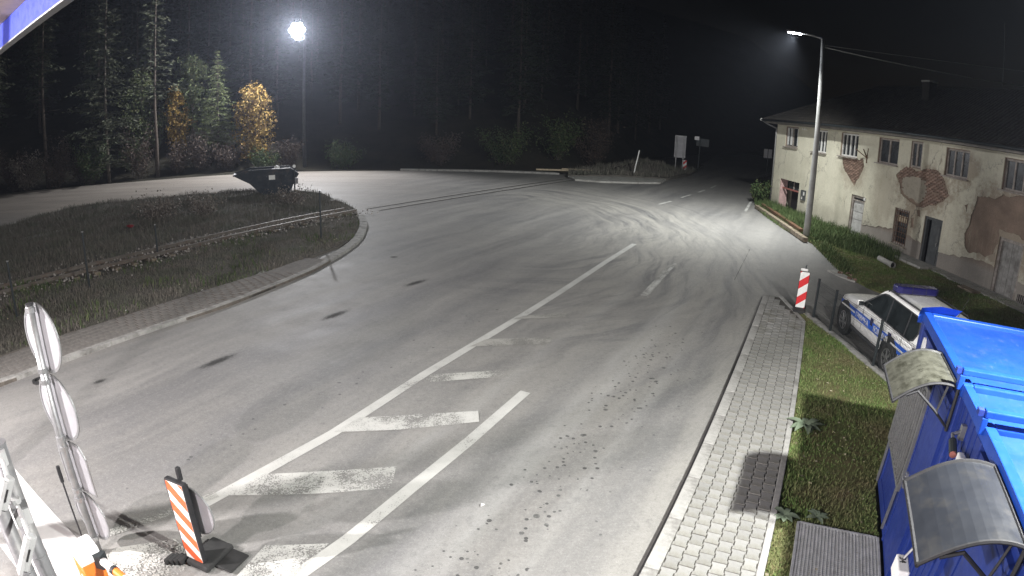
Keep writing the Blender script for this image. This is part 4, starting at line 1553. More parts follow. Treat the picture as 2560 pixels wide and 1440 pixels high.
def wall_sheet(outer, holes, y0, y1):
    """sheet in the x-z plane between depth y0 (front) and y1, holes cut right through"""
    loops = [[Vector((a, b, 0)) for a, b in lp] for lp in [outer] + holes]
    flat = [p for lp in loops for p in lp]
    mb = MB()
    V = [(p.x, y0, p.y) for p in flat]
    F = []
    for t in tessellate_polygon(loops):
        a, b, c = [flat[i] for i in t]
        ar = (b.x - a.x) * (c.y - a.y) - (b.y - a.y) * (c.x - a.x)
        if abs(ar) < 1e-9:
            continue
        F.append(tuple(t) if ar > 0 else (t[0], t[2], t[1]))
    mb.add(V, F)
    for lp in loops:
        n = len(lp)
        mb.add([(p.x, y0, p.y) for p in lp] + [(p.x, y1, p.y) for p in lp], [(i, i + n, (i + 1) % n + n, (i + 1) % n) for i in range(n)])
    return mb


def with_doors(x0, x1, zb, zt, zfun=None, extra=()):
    """outline whose lower edge follows zfun and steps round the doors"""
    ops = sorted([(a, b, t) for a, b, t in DOORS] + list(extra))
    out = []
    x = x0

    def edge_to(xe):
        nonlocal x
        if zfun is None:
            out.append((x, zb))
            out.append((xe, zb))
        else:
            k = max(2, int((xe - x) / .12))
            out.extend((x + (xe - x) * i / k, zfun(x + (xe - x) * i / k)) for i in range(k + 1))
        x = xe
    for a, b, t in ops:
        edge_to(a)
        out.extend([(a, t), (b, t)])
        x = b
    edge_to(x1)
    out.extend([(x1, zt), (x0, zt)])
    res = []
    for p in out:
        if not res or (abs(p[0] - res[-1][0]) + abs(p[1] - res[-1][1])) > 1e-5:
            res.append(p)
    return res


core = wall_sheet(with_doors(0, HL, -.4, HZ), [rect(w) for w in WINS] + [rect(GRAT)], 0.0, .32)
core.build('wall', M['undercoat'], house)
MB().box((.16, HD / 2 + .16, HZ / 2 - .2), (.32, HD - .33, HZ + .4)).build('wall', M['plaster'], house)
MB().box((HL / 2, HD, HZ / 2 - .2), (HL, .3, HZ + .4)).build('wall', M['plaster'], house)
MB().box((HL - .16, HD / 2, HZ / 2 - .2), (.32, HD - .7, HZ + .4)).build('wall', M['plaster'], house)
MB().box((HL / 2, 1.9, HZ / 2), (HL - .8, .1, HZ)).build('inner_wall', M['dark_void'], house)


def plinth(x):
    if x < 10.05:
        return -.4
    return .86 + .14 * math.sin(x * 1.1) + .07 * mnoise.noise(Vector((x * 3, 0, 0))) + .05 * mnoise.noise(Vector((x * 11, 3, 0)))


PATCH1 = [(7.56, 3.74), (8.05, 3.80), (8.6, 3.79), (9.15, 3.82), (9.5, 3.92), (9.62, 3.5), (9.5, 3.15), (9.3, 2.92), (9.1, 2.68), (8.95, 2.42), (8.7, 2.6), (8.27, 2.86), (7.95, 3.15), (7.68, 3.46)]
PATCH2 = [(12.30, 3.38), (12.5, 3.72), (12.86, 3.86), (13.3, 3.88), (13.8, 3.86), (14.2, 3.98), (14.6, 4.08), (15.0, 3.98), (15.4, 3.8), (15.85, 3.45), (15.9, 3.1), (15.7, 2.78), (15.3, 2.58), (14.9, 2.5), (14.5, 2.35), (14.1, 2.3), (13.6, 2.48), (13.1, 2.5), (12.75, 2.72), (12.5, 3.02)]
PATCH3 = [(17.53, 3.24), (17.8, 3.42), (18.3, 3.38), (18.6, 3.44), (19.0, 3.62), (19.6, 3.7), (20.4, 3.68), (21.2, 3.6), (21.6, 3.0), (21.4, 2.45), (20.9, 2.3), (19.1, 2.25), (18.95, 1.4), (18.6, 1.1), (18.2, 1.2), (17.7, 1.05), (17.3, 1.25), (17.2, 1.7), (17.34, 2.1), (17.5, 2.6)]
SMALL = [[(16.3, 4.0), (16.9, 4.05), (16.7, 3.75)] and [(14.05, 2.16), (14.3, 2.18), (14.36, 1.9), (14.12, 1.86)], [(13.75, 1.75), (13.95, 1.8), (14.0, 1.35), (13.78, 1.3)], [(17.0, 2.9), (17.2, 3.0), (17.16, 2.6)], [(9.0, 1.35), (9.0, 1.35), (9.0, 1.35)]][:3]
P1, P2, P3 = [rough(rough(q_, .28, a_, i_), .07, .024, i_ + 9) for i_, (q_, a_) in enumerate(((PATCH1, .05), (PATCH2, .09), (PATCH3, .11)))]
pl = wall_sheet(with_doors(0, HL, -.4, HZ - .01, plinth, [(12.52, 13.60, 2.0)]), [rect((a - .0, b + .0, c - .0, d)) for a, b, c, d in [(w[0] - .03, w[1] + .03, w[2] - .04, w[3] + .03) for w in WINS]] + [P1, P2, P3] + [rough(s, .08, .03, 7) for s in SMALL], -.035, -.001)
pl.build('plaster', M['plaster'], house)
# grey render showing in the middle of the second patch
GR = rough([(12.75, 3.35), (13.3, 3.52), (13.9, 3.56), (14.4, 3.42), (14.5, 3.0), (14.45, 2.65), (14.05, 2.42), (13.6, 2.55), (13.1, 2.6), (12.8, 2.85)], .1, .04, 5)
MB().frame_prism((0, 0, 0), (1, 0, 0), (0, 0, 1), (0, -1, 0), GR, .001, .016).build('render_patch', M['grey_render'], house)
# bricks
bp = []
rr = random.Random(12)
for pi, (pat, lim) in enumerate(((P1, 1), (P2, 1))):
    z = 2.2
    row = 0
    while z < 4.2:
        x = 7.2 if pi == 0 else 12.0
        x += .13 * (row % 2)
        while x < (10.0 if pi == 0 else 16.2):
            w_ = .245
            c = (x + w_ / 2, z + .035)
            ok = inside(pat, *c) and inside(pat, c[0] - .1, c[1]) and inside(pat, c[0] + .1, c[1])
            if pi == 1 and inside(GR, *c):
                ok = False
            if pi == 1 and c[0] < 14.3 and c[1] < 2.75:
                ok = False
            if ok and rr.random() < .97:
                bp.append(c)
            x += .258
        z += .078
        row += 1
proto = None
for k, c in enumerate(bp[:300]):
    if proto is None:
        proto = MB().box((0, 0, 0), (.243, .05, .064)).build('brick', M['brick'], house)
        o = proto
    else:
        o = proto.copy()
        COL.objects.link(o)
    o.location = (c[0], -.004 - rr.uniform(0, .014), c[1])
    o.rotation_euler = (rr.uniform(-.03, .03), rr.uniform(-.03, .03), rr.uniform(-.05, .05))
    o.scale = (1, 1, rr.uniform(.93, 1.03))
if len(bp) > 300:
    mb = MB()
    for c in bp[300:]:
        mb.box((c[0], -.004 - rr.uniform(0, .014), c[1]), (.243, .05, .064))
    o = mb.build('far_bricks', M['brick'], house)
    o['kind'] = 'stuff'


# windows: frame (> panes, sill, curtain)
def window(w, nmul, m, sill=True, curtain=None, y=.09, cross=None):
    x0, x1, z0, z1 = w
    mb = MB()
    t = .075
    mb.box(((x0 + x1) / 2, y, z1 - t / 2), (x1 - x0, .07, t))
    mb.box(((x0 + x1) / 2, y, z0 + t / 2), (x1 - x0, .07, t))
    mb.box((x0 + t / 2, y, (z0 + z1) / 2), (t, .07, z1 - z0 - 2 * t))
    mb.box((x1 - t / 2, y, (z0 + z1) / 2), (t, .07, z1 - z0 - 2 * t))
    xs = [x0 + (x1 - x0) * (i + 1) / (nmul + 1) for i in range(nmul)]
    for i_, x in enumerate(xs):
        mb.box((x, y - .005, (z0 + z1) / 2), (.10 if nmul % 2 and i_ == nmul // 2 else .07, .06, z1 - z0 - 2 * t))
    if cross:
        mb.box(((x0 + x1) / 2, y + .002, z0 + (z1 - z0) * cross), (x1 - x0 - 2 * t, .05, .05))
    f = mb.build('window', m, house)
    e = [x0 + t / 2] + xs + [x1 - t / 2]
    for a, b in zip(e[:-1], e[1:]):
        MB().box(((a + b) / 2, y + .02, (z0 + z1) / 2), (b - a - .02, .008, z1 - z0 - t)).build('pane', M['pane'], f)
    if sill:
        MB().bar((x0 - .12, -.07, z0 - .035), (x1 + .12, -.07, z0 - .035), .2, .05).build('sill', M['win_frame'], f)
    if curtain:
        for a, b in curtain:
            MB().box(((a + b) / 2, y - .045, (z0 + z1) / 2 + .02), (b - a, .012, z1 - z0 - .2)).build('curtain', M['curtain'], f)
    return f


window(WINS[0], 1, M['win_frame'], True, [(1.28, 1.50), (1.66, 1.9), (2.5, 2.62)])
window(WINS[1], 3, M['win_white'], True)
window(WINS[2], 3, M['win_white'], True)
window(WINS[3], 1, M['win_frame'], True)
window(WINS[4], 1, M['win_frame'], False, None, .05)
window(WINS[5], 2, M['win_frame'], True)
window(WINS[6], 2, M['win_frame'], True)
window(WINS[7], 2, M['win_frame'], True)

# door 1: deep dark opening with a pink plastered reveal and a red beam
a, b, t = DOORS[0]
d1 = MB().box(((a + b) / 2 + .35, .55, t / 2 - .2), (b - a - .7, .06, t + .3)).build('doorway', M['dark_void'], house, None)
MB().box((a + .02, .28, t / 2 - .1), (.04, .52, t + .1)).build('reveal', M['pink'], d1)
MB().bar((a + .05, .2, 1.28), (b - .02, .2, 1.28), .09, .09).build('beam', M['faded_red'], d1)
MB().bar((a + .8, .24, 1.55), (b - .02, .24, 1.55), .05, .5).build('fanlight', M['pane'], d1)
MB().box((b - 1.0, .2, 1.56), (.05, .06, .5)).build('mullion', M['win_frame'], d1)
# broken meter box on the wall
mbx = MB().box((4.05, -.09, 1.22), (.46, .1, .58)).build('meter_box', M['door_dark'], house)
MB().box((4.2, -.15, 1.32), (.12, .02, .2)).build('lid', M['win_white'], mbx)
MB().box((4.0, -.15, 1.05), (.1, .02, .14)).build('lid', M['win_white'], mbx)


def door(dd, mleaf, mframe, off0=0.0, boards=0, top=0.0, zb=-.05, y=.13):
    a, b, t = dd
    fr = MB()
    fr.box((a + .06, y - .02, (t + zb) / 2), (.12, .16, t - zb))
    fr.box((b - .06, y - .02, (t + zb) / 2), (.12, .16, t - zb))
    fr.box(((a + b) / 2, y - .02, t - .06), (b - a - .24, .16, .12))
    if top:
        fr.box(((a + b) / 2, y - .02, t - .12 - top), (b - a - .24, .14, .06))
    f = fr.build('door', mframe, house)
    x0, x1 = a + .12 + off0, b - .12
    zt = t - .12 - (top + .03 if top else 0)
    if boards:
        for k in range(boards):
            w_ = (x1 - x0) / boards
            MB().box((x0 + w_ * (k + .5), y, (zt + zb) / 2), (w_ - .012, .04 + .006 * (k % 2), zt - zb)).build('plank', mleaf, f)
    else:
        lf = MB().box(((x0 + x1) / 2, y + .01, (zt + zb) / 2), (x1 - x0, .05, zt - zb))
        for z0, z1 in ((.12, .42), (.5, .92)):
            h_ = zt - zb
            lf.box(((x0 + x1) / 2, y - .025, zb + h_ * (z0 + z1) / 2), ((x1 - x0) * .68, .025, h_ * (z1 - z0)))
        lf.build('leaf', mleaf, f)
    if top:
        MB().box(((a + b) / 2, y + .01, t - .12 - top / 2), (b - a - .24, .012, top)).build('pane', M['pane'], f)
    return f


f = door(DOORS[1], M['boarding'], M['win_frame'], 0, 0, .14)
for k, (z, h_) in enumerate(((.5, .6), (1.02, .36), (1.42, .36))):
    MB().box((9.47 + .02 * (k % 2), .075, z), (.86, .02, h_)).build('board', M['boarding'], f)
MB().box((10.08, -.06, 1.95), (.1, .1, .12)).build('lantern', M['white'], f)
f = door(DOORS[2], M['door_dark'], M['door_dark'], .22, 0, 0, -.1)
MB().bar((15.62, .05, .95), (15.62, -.02, .95), .03, .14).build('handle', M['galv'], f)
door(DOORS[3], M['door_grey'], M['win_frame'], 0, 4, 0, -.05)
# grated window
f = MB()
a, b, z0, z1 = GRAT
f.box(((a + b) / 2, .10, z1 - .04), (b - a, .1, .08)).box(((a + b) / 2, .10, z0 + .04), (b - a, .1, .08)).box((a + .04, .10, (z0 + z1) / 2), (.08, .1, z1 - z0 - .16)).box((b - .04, .10, (z0 + z1) / 2), (.08, .1, z1 - z0 - .16))
f = f.build('window', M['win_frame'], house)
MB().box(((a + b) / 2, .16, (z0 + z1) / 2), (b - a - .1, .01, z1 - z0 - .1)).build('pane', M['pane'], f)
for k in range(6):
    x = a + (b - a) * (k + .5) / 6
    MB().box((x, .03, (z0 + z1) / 2), (.02, .02, z1 - z0 - .02)).build('grating_bar', M['rust'], f)
for k in range(7):
    z = z0 + (z1 - z0) * (k + .5) / 7
    MB().box(((a + b) / 2, .012, z), (b - a - .02, .012, .025)).build('grating_bar', M['rust'], f)
MB().box(((a + b) / 2 - .1, .12, z0 + 1.15), (b - a - .3, .015, .3)).build('board', M['pale_wood'], f)
MB().bar((a - .06, -.06, z0 - .03), (b + .06, -.06, z0 - .03), .16, .05).build('sill', M['grey_render'], f)
# cellar vent at the right
f = MB().box((20.85, -.02, .2), (.5, .06, .34)).build('vent', M['dark_void'], house)
for k in range(5):
    MB().box((20.66 + .095 * k, -.06, .2), (.02, .02, .34)).build('bar', M['win_frame'], f)

# eaves, gutter, roof
ZE = 5.22
MB().prism([(-.62, -.62), (HL + .3, -.62), (HL + .3, HD + .62), (-.62, HD + .62)], HZ + .003, HZ + .06).build('soffit', M['soffit'], house)
MB().bar((-.62, -.6, ZE + .08), (HL + .3, -.6, ZE + .08), .04, .16).build('eaves_board', M['soffit'], house)
MB().bar((-.6, HD + .6, ZE + .08), (-.6, -.58, ZE + .08), .04, .16).build('eaves_board', M['soffit'], house)
SLOPE = .52
RZ = 5.38


def roof_pt(x, y):
    d = min(y + .7, HD + .7 - y, x + .7)
    return RZ + SLOPE * d


hy_ = HD / 2
e0 = -.7
rf = MB().add([(e0, e0, RZ), (HL + .4, e0, RZ), (HL + .4, hy_, RZ + SLOPE * (hy_ + .7)), (hy_, hy_, RZ + SLOPE * (hy_ + .7)), (HL + .4, HD + .7, RZ), (e0, HD + .7, RZ)],
              [(0, 1, 2, 3), (0, 3, 5), (3, 2, 4, 5), (0, 5, 4, 1)])
roof = rf.build('roof', M['tile'], house)
# tiles in courses on the front slope; the 300 nearest the lit corner singly, the rest joined
tl = []
sl = math.hypot(1, SLOPE)
TW, TE = .235, .34
v = 0.0
row = 0
an = math.atan(SLOPE)
while v < (hy_ + .7) * sl - .1:
    x = e0 + v / sl + (.5 * TW if row % 2 else 0)
    while x < HL + .3:
        tl.append((x, v, row))
        x += TW
    v += TE
    row += 1
tl.sort(key=lambda c: (c[0] + .7) * .55 + c[1] * 2.2)
rr = random.Random(8)


def tile_shape():
    mb = MB()
    V = []
    for y in (0, TE * 1.12):
        for i_ in range(5):
            u = i_ / 4 - .5
            V.append((u * TW * .97, y, .035 * math.sin(math.pi * (i_ / 4)) + .012))
    n = 5
    F = [(i_, i_ + 1, i_ + 1 + n, i_ + n) for i_ in range(4)]
    V += [(-.5 * TW * .97, 0, -.012), (.5 * TW * .97, 0, -.012)]
    F.append((10, 11, 4, 3, 2, 1, 0))
    return mb.add(V, F)


TP = None
rest = MB()
Mr = Matrix.Rotation(an, 3, 'X')
for k, (x, v, row) in enumerate(tl):
    y = e0 + v / sl - .03
    z = RZ + SLOPE * (v / sl) + .012
    jx, jz, jr = rr.uniform(-.012, .012), rr.uniform(0, .014), rr.uniform(-.04, .04)
    if k < 300:
        if TP is None:
            TP = tile_shape().build('tile', M['tile'], roof)
            o = TP
        else:
            o = TP.copy()
            COL.objects.link(o)
        o.location = (x + jx, y, z + jz)
        o.rotation_euler = (an - .03, 0, jr)
    elif x < 21:
        Mx = Mr @ Matrix.Rotation(jr, 3, 'Z')
        if k == 300:
            base = tile_shape()
        rest.add([Mx @ Vector(p) + Vector((x + jx, y, z + jz)) for p in base.v], base.f)
o = rest.build('far_tiles', M['tile'], roof)
o['kind'] = 'stuff'
rdg = MB()
rdg.tube([(hy_, hy_, RZ + SLOPE * (hy_ + .7) + .02), (HL + .4, hy_, RZ + SLOPE * (hy_ + .7) + .02)], .09, 8)
rdg.tube([(e0, e0, RZ + .03), (hy_, hy_, RZ + SLOPE * (hy_ + .7) + .03)], .085, 8)
rdg.build('ridge_tiles', M['tile'], roof)
gt = MB()
gt.tube([(-.85, -.78, ZE + .12), (HL + .3, -.78, ZE + .10)], .065, 8)
gt.build('gutter', M['dark_steel'], house, smooth=True)
MB().tube([(-.84, -.78, ZE + .12), (-.95, -.76, ZE + .16)], .085, 8).build('gutter_end', M['win_white'], house)
MB().tube([(-.72, -.76, ZE + .06), (-.5, -.5, ZE - .1), (-.02, -.10, 4.9), (-.02, -.09, 4.6), (-.02, -.09, .1)], [.05] * 5, 8).build('downpipe', M['galv'], house, smooth=True)
for x, y, hh, w_ in ((10.65, 3.0, 8.15, .55), (19.3, 4.0, 9.0, .6)):
    ch = MB().box((x, y, hh / 2 + 3.3), (w_, .5, hh - 6.6 + .001)).build('chimney', M['tile'], house)
    MB().box((x, y, hh + .03), (w_ + .1, .6, .08)).build('cap', M['concrete'], ch)
# V shaped cable bracket, hooks and antenna
br = MB()
br.bar((9.83, -.05, 3.95), (9.34, -.45, 4.32), .04, .04).bar((9.83, -.05, 3.95), (9.95, -.4, 4.36), .04, .04).bar((9.83, -.05, 3.95), (10.28, -.35, 4.42), .04, .04).bar((9.83, -.045, 3.7), (9.83, -.045, 4.1), .05, .05)
br.build('cable_bracket', M['rust'], house)
for x in (3.45, 3.7):
    MB().tube([(x, -.04, 4.98), (x, -.2, 4.98), (x, -.2, 5.08)], .025, 6).build('insulator', M['white'], house)
MB().tube([(14.4, 4.45, 7.9), (14.4, 4.45, 11.2)], .02, 6).build('antenna', M['dark_steel'], house)

# concrete strip along the foot of the wall and doorstep
ap = MB().prism([(11.8, -.04), (HL, -.04), (HL, -1.0), (17.6, -1.0), (17.5, -.8), (11.9, -.75)], -.3, .10)
o = ap.build('wall_apron', M['concrete'], None, H0, HR)
tag(o, 'rough concrete strip along the foot of the house wall', 'paving', None, 'structure')
o = MB().prism([(14.2, -.78), (16.3, -.82), (16.3, -1.35), (14.3, -1.25)], -.3, .16).build('doorstep', M['concrete'], None, H0, HR, bevel=.02)
tag(o, 'worn concrete doorstep before the dark narrow door', 'step')
o = MB().prism([(18.6, -1.02), (19.6, -1.02), (19.6, -1.5), (18.7, -1.45)], -.3, .12).build('doorstep', M['wood'], None, H0, HR, bevel=.02)
tag(o, 'dark wooden board lying before the planked door', 'step')

# ================================================================== FENCE, CAR, CONTAINERS
fn = thing('mesh_fence', 'dark steel mesh fence beside the parked police car', 'fence', (0, 0, .1))
FP = [(7.78, 13.62), (7.76, 12.62), (7.71, 10.45), (7.63, 8.2)]
for x, y in FP:
    po = MB().box((x, y, .5), (.055, .045, 1.02)).build('post', M['dark_steel'], fn)
    MB().box((x, y, 1.02), (.06, .05, .02)).build('cap', M['black'], po)
for (x0, y0), (x1, y1) in zip(FP[:-1], FP[1:]):
    mb = MB()
    L_ = math.hypot(x1 - x0, y1 - y0)
    k = int(L_ / .052)
    for i_ in range(1, k):
        t = i_ / k
        x, y = x0 + (x1 - x0) * t, y0 + (y1 - y0) * t
        mb.tube([(x, y, .04), (x, y, .98)], .0034, 3, False)
    for z in (.06, .25, .45, .65, .85, .93, .97):
        mb.tube([(x0, y0, z), (x1, y1, z)], .004, 3, False)
    o = mb.build('mesh_panel', M['dark_steel'], fn)
# ------------------------------------------------------------------ police car
import bmesh
CARR = -math.atan2(.125, .992)
car = thing('police_car', 'white police off-road car with a blue side stripe and navy roof light bar', 'car', (8.58, 10.10, 0), CARR)
car.scale = (.90, 1.0, 1.05)
ST = [(-1.09, .66, .46, .90), (-1.04, .77, .38, .955), (-.8, .815, .32, .975), (-.42, .825, .30, .98), (.6, .83, .29, .98), (1.5, .83, .29, .97), (2.0, .83, .29, .955),
      (2.54, .82, .30, .93), (2.9, .80, .33, .895), (3.03, .75, .36, .85), (3.10, .66, .40, .76), (3.11, .60, .44, .60)]
V, F = [], []
for y, w, zl, zb in ST:
    half_ = [(w * .90, zl), (w * .985, zl + .08), (w, zl + .22), (w * .995, .66 if zb > .7 else .55), (w * .975, zb - .07), (w * .92, zb), (w * .5, zb + .018), (0, zb + .025)]
    V += [(x, y, z) for x, z in half_] + [(-x, y, z) for x, z in reversed(half_[:-1])]
m = 15
for i in range(len(ST) - 1):
    for k in range(m):
        F.append((i * m + k, i * m + (k + 1) % m, (i + 1) * m + (k + 1) % m, (i + 1) * m + k))
F.append(tuple(range(m)))
F.append(tuple(range(len(ST) * m - 1, (len(ST) - 1) * m - 1, -1)))
body = MB().add(V, F).build('body', M['car_white'], car, smooth=True)
bv = body.modifiers.new('e', 'SUBSURF')
bv.levels = bv.render_levels = 1
bm = bmesh.new()
for p in [(.80, -1.03, .95), (.80, 1.72, .965), (.52, 2.02, .965), (.66, -.93, 1.46), (.655, .98, 1.475), (.48, 1.13, 1.465), (.60, -.92, 1.515), (.59, .9, 1.53), (.3, -.9, 1.54), (.3, .95, 1.55), (.72, -.99, 1.2)]:
    for s in (1, -1):
        bm.verts.new((p[0] * s, p[1], p[2]))
bmesh.ops.convex_hull(bm, input=bm.verts)
bmesh.ops.dissolve_limit(bm, angle_limit=rad(3), verts=bm.verts, edges=bm.edges)
me = bpy.data.meshes.new('cabin')
bm.to_mesh(me)
bm.free()
me.materials.append(M['car_white'])
cab = bpy.data.objects.new('cabin', me)
COL.objects.link(cab)
cab.parent = car
b_ = cab.modifiers.new('e', 'BEVEL')
b_.width = .035
b_.segments = 3


def side_x(z):
    return .806 - max(0, z - .95) / .51 * .145


def side_poly(poly, s, name, m, lift=.007, parent=None, thick=.006):
    mb = MB()
    n = len(poly)
    a = [((side_x(z) + lift) * s, y, z) for y, z in poly]
    b = [((side_x(z) + lift - thick) * s, y, z) for y, z in poly]
    f1 = tuple(range(n))
    mb.add(a + b, [f1 if s < 0 else f1[::-1]] + [(i, (i + 1) % n, (i + 1) % n + n, i + n) for i in range(n)])
    return mb.build(name, m, parent or car)


W1 = [(1.70, .995), (1.55, 1.07), (1.32, 1.2), (1.12, 1.33), (.94, 1.42), (.78, 1.445), (.50, 1.45), (.46, .995)]
W2 = [(.40, .995), (.44, 1.45), (-.36, 1.44), (-.40, .99)]
W3 = [(-.45, .99), (-.42, 1.44), (-.66, 1.425), (-.80, 1.36), (-.87, 1.2), (-.80, 1.05), (-.66, .985)]
for s in (-1, 1):
    for W in (W1, W2, W3):
        side_poly(W if s < 0 else W, s, 'window', M['car_glass'])
    big = [(1.78, .972), (1.36, 1.22), (1.12, 1.37), (.92, 1.452), (.76, 1.475), (-.68, 1.455), (-.84, 1.38), (-.92, 1.2), (-.83, 1.02), (-.68, .962)]
    side_poly(big, s, 'window_surround', M['black'], .002)


def quad_glass(p, name, m, lift):
    a, b, c, d = [Vector(q_) for q_ in p]
    n_ = (b - a).cross(c - a).normalized()
    V = [q_ + n_ * lift for q_ in (a, b, c, d)] + [q_ + n_ * (lift - .008) for q_ in (a, b, c, d)]
    return MB().add(V, [(0, 1, 2, 3), (0, 4, 5, 1), (1, 5, 6, 2), (2, 6, 7, 3), (3, 7, 4, 0)]).build(name, m, car)


quad_glass([(-.60, 1.93, 1.015), (-.50, 1.2, 1.43), (.50, 1.2, 1.43), (.60, 1.93, 1.015)][::-1], 'windscreen', M['car_glass'], .03)
quad_glass([(-.62, -.995, 1.06), (.62, -.995, 1.06), (.56, -.945, 1.42), (-.56, -.945, 1.42)], 'rear_window', M['car_glass'], .03)
# blue stripe with a white line and lettering
for s in (-1, 1):
    sx = .836 * s
    def flat(y0, y1, z0, z1, name, m, x_):
        return MB().add([(x_, y0, z0), (x_, y1, z0), (x_, y1, z1), (x_, y0, z1), (x_ - .004 * s, y0, z0), (x_ - .004 * s, y1, z0), (x_ - .004 * s, y1, z1), (x_ - .004 * s, y0, z1)],
                        [(0, 3, 2, 1) if s < 0 else (0, 1, 2, 3), (0, 1, 5, 4), (1, 2, 6, 5), (2, 3, 7, 6), (3, 0, 4, 7)]).build(name, m, car)
    flat(-.95, 2.86, .60, .79, 'stripe', M['car_blue'], sx)
    flat(1.98, 2.82, .675, .715, 'stripe_line', M['white'], sx + .004 * s)
    flat(-.92, -.02, .675, .715, 'stripe_line', M['white'], sx + .004 * s)
    flat(.95, 1.10, .70, .86, 'badge', M['navy'], sx + .002 * s)
    flat(.02, .17, .68, .86, 'badge', M['navy'], sx + .002 * s)


def text(body_, size, mtx, m, name, parent, ext=.002):
    cu = bpy.data.curves.new(name, 'FONT')
    cu.body = body_
    cu.size = size
    cu.extrude = ext
    cu.resolution_u = 3
    o_ = bpy.data.objects.new(name, cu)
    COL.objects.link(o_)
    dg = bpy.context.evaluated_depsgraph_get()
    me_ = bpy.data.meshes.new_from_object(o_.evaluated_get(dg))
    bpy.data.objects.remove(o_, do_unlink=True)
    me_.name = name
    me_.materials.clear()
    me_.materials.append(m)
    o_ = bpy.data.objects.new(name, me_)
    COL.objects.link(o_)
    o_.parent = parent
    o_.matrix_local = mtx
    return o_


for s in (-1, 1):
    Mx = Matrix(((0, 0, s, .843 * s), (s, 0, 0, 0), (0, 1, 0, .635), (0, 0, 0, 1)))
    for word, y0 in ((u'ГРАНИЧНА', 1.90), (u'ПОЛИЦИЈА', .88)):
        q_ = Mx.copy()
        q_[1][3] = y0 if s < 0 else y0 - .78
        o = text(word, .165, q_, M['white'], 'lettering', car)
        o.scale = (.80, 1, 1)
# wheels, with black discs painting the shade of the wheel wells
for s in (-1, 1):
    for y in (0, 2.54):
        MB().disc((.822 * s, y, .40), (1, 0, 0), .415, .035, 26).build('wheel_well_shade', M['black'], car)
        wt = MB()
        prof = [(.20, .02), (.23, -.0), (.30, -.008), (.335, .01), (.345, .05), (.345, .17), (.32, .2)]
        nseg = 28
        V, F = [], []
        for k in range(nseg):
            a = 2 * math.pi * k / nseg
            for r_, d_ in prof:
                V.append(((.855 - d_) * s, y + r_ * math.cos(a), .345 + r_ * math.sin(a)))
        np_ = len(prof)
        for k in range(nseg):
            for j in range(np_ - 1):
                F.append((k * np_ + j, ((k + 1) % nseg) * np_ + j, ((k + 1) % nseg) * np_ + j + 1, k * np_ + j + 1))
        wh = wt.add(V, F).build('wheel', M['rubber'], car, smooth=True)
        rm = MB()
        rm.disc((.80 * s, y, .345), (1, 0, 0), .205, .02, 24)
        hub = MB().disc((.815 * s, y, .345), (1, 0, 0), .2, .02, 24).build('hub_well', M['black'], wh)
        rb = MB()
        for k in range(6):
            a = 2 * math.pi * k / 6 + .2
            rb.bar((.845 * s, y + .04 * math.cos(a), .345 + .04 * math.sin(a)), (.842 * s, y + .205 * math.cos(a), .345 + .205 * math.sin(a)), .05, .025, (1, 0, 0))
        rb.disc((.845 * s, y, .345), (1, 0, 0), .055, .03, 12)
        for k in range(24):
            a0, a1 = 2 * math.pi * k / 24, 2 * math.pi * (k + 1) / 24
            rb.bar((.84 * s, y + .207 * math.cos(a0), .345 + .207 * math.sin(a0)), (.84 * s, y + .207 * math.cos(a1), .345 + .207 * math.sin(a1)), .022, .03, (1, 0, 0))
        rb.build('rim', M['rim'], wh)
    MB().box((.81 * s, 1.27, .33), (.10, 1.6, .07)).build('side_step', M['black'], car, bevel=.015)
    MB().tube([(.615 * s, .85, 1.52), (.615 * s, .8, 1.56), (.62 * s, -.75, 1.555), (.62 * s, -.82, 1.51)], .018, 6).build('roof_rail', M['black'], car)
    mr = MB().box((.93 * s, 1.62, 1.03), (.16, .10, .13)).build('mirror', M['car_white'], car, bevel=.03)
    MB().box((.93 * s, 1.565, 1.03), (.13, .012, .10)).build('mirror_glass', M['car_glass'], mr)
    MB().bar((.80 * s, 1.60, .99), (.90 * s, 1.61, 1.0), .04, .03).build('mirror_arm', M['black'], mr)
    MB().box((.60 * s, 3.06, .74), (.22, .07, .12)).build('headlight', M['pane'], car, bevel=.02)
    MB().box((.735 * s, -1.035, 1.0), (.10, .09, .46)).build('tail_light', M['tail_red'], car, bevel=.02)
    for y in (1.0, .1):
        MB().box((.835 * s, y - .35, .88), (.02, .13, .025)).build('door_handle', M['car_white'], car)
    for y0 in (1.55, .43, -.42):
        MB().box((.826 * s, y0, .70), (.006, .008, .5)).build('door_seam', M['black'], car)
MB().box((0, 3.09, .70), (.86, .05, .16)).build('grille', M['black'], car, bevel=.015)
MB().box((0, 3.07, .46), (1.4, .14, .20)).build('front_bumper', M['car_white'], car, bevel=.04)
MB().box((0, -1.08, .50), (1.4, .12, .18)).build('rear_bumper', M['car_white'], car, bevel=.04)
MB().box((0, 3.145, .46), (.5, .01, .11)).build('number_plate', M['white'], car)
lb = MB()
lb.frame_prism((0, .62, 1.575), (1, 0, 0), (0, 1, 0), (0, 0, 1), [(-.62, -.10), (-.5, -.17), (.5, -.17), (.62, -.10), (.62, .10), (.5, .17), (-.5, .17), (-.62, .10)], 0, .15)
lb = lb.build('light_bar', M['navy'], car, bevel=.035)
for x in (-.2, .2):
    MB().box((x, .62, 1.652), (.012, .345, .155)).build('light_bar_seam', M['black'], lb)
MB().tube([(.3, -.8, 1.53), (.34, -1.0, 1.95)], .006, 5).build('aerial', M['black'], car)
MB().box((-.02, -1.12, 1.0), (.5, .10, .5)).build('spare_wheel_cover', M['car_white'], car, bevel=.05)

# ------------------------------------------------------------------ containers
CR = math.atan2(-.890, -.456)
CO = Vector((5.15, 6.03, 0))


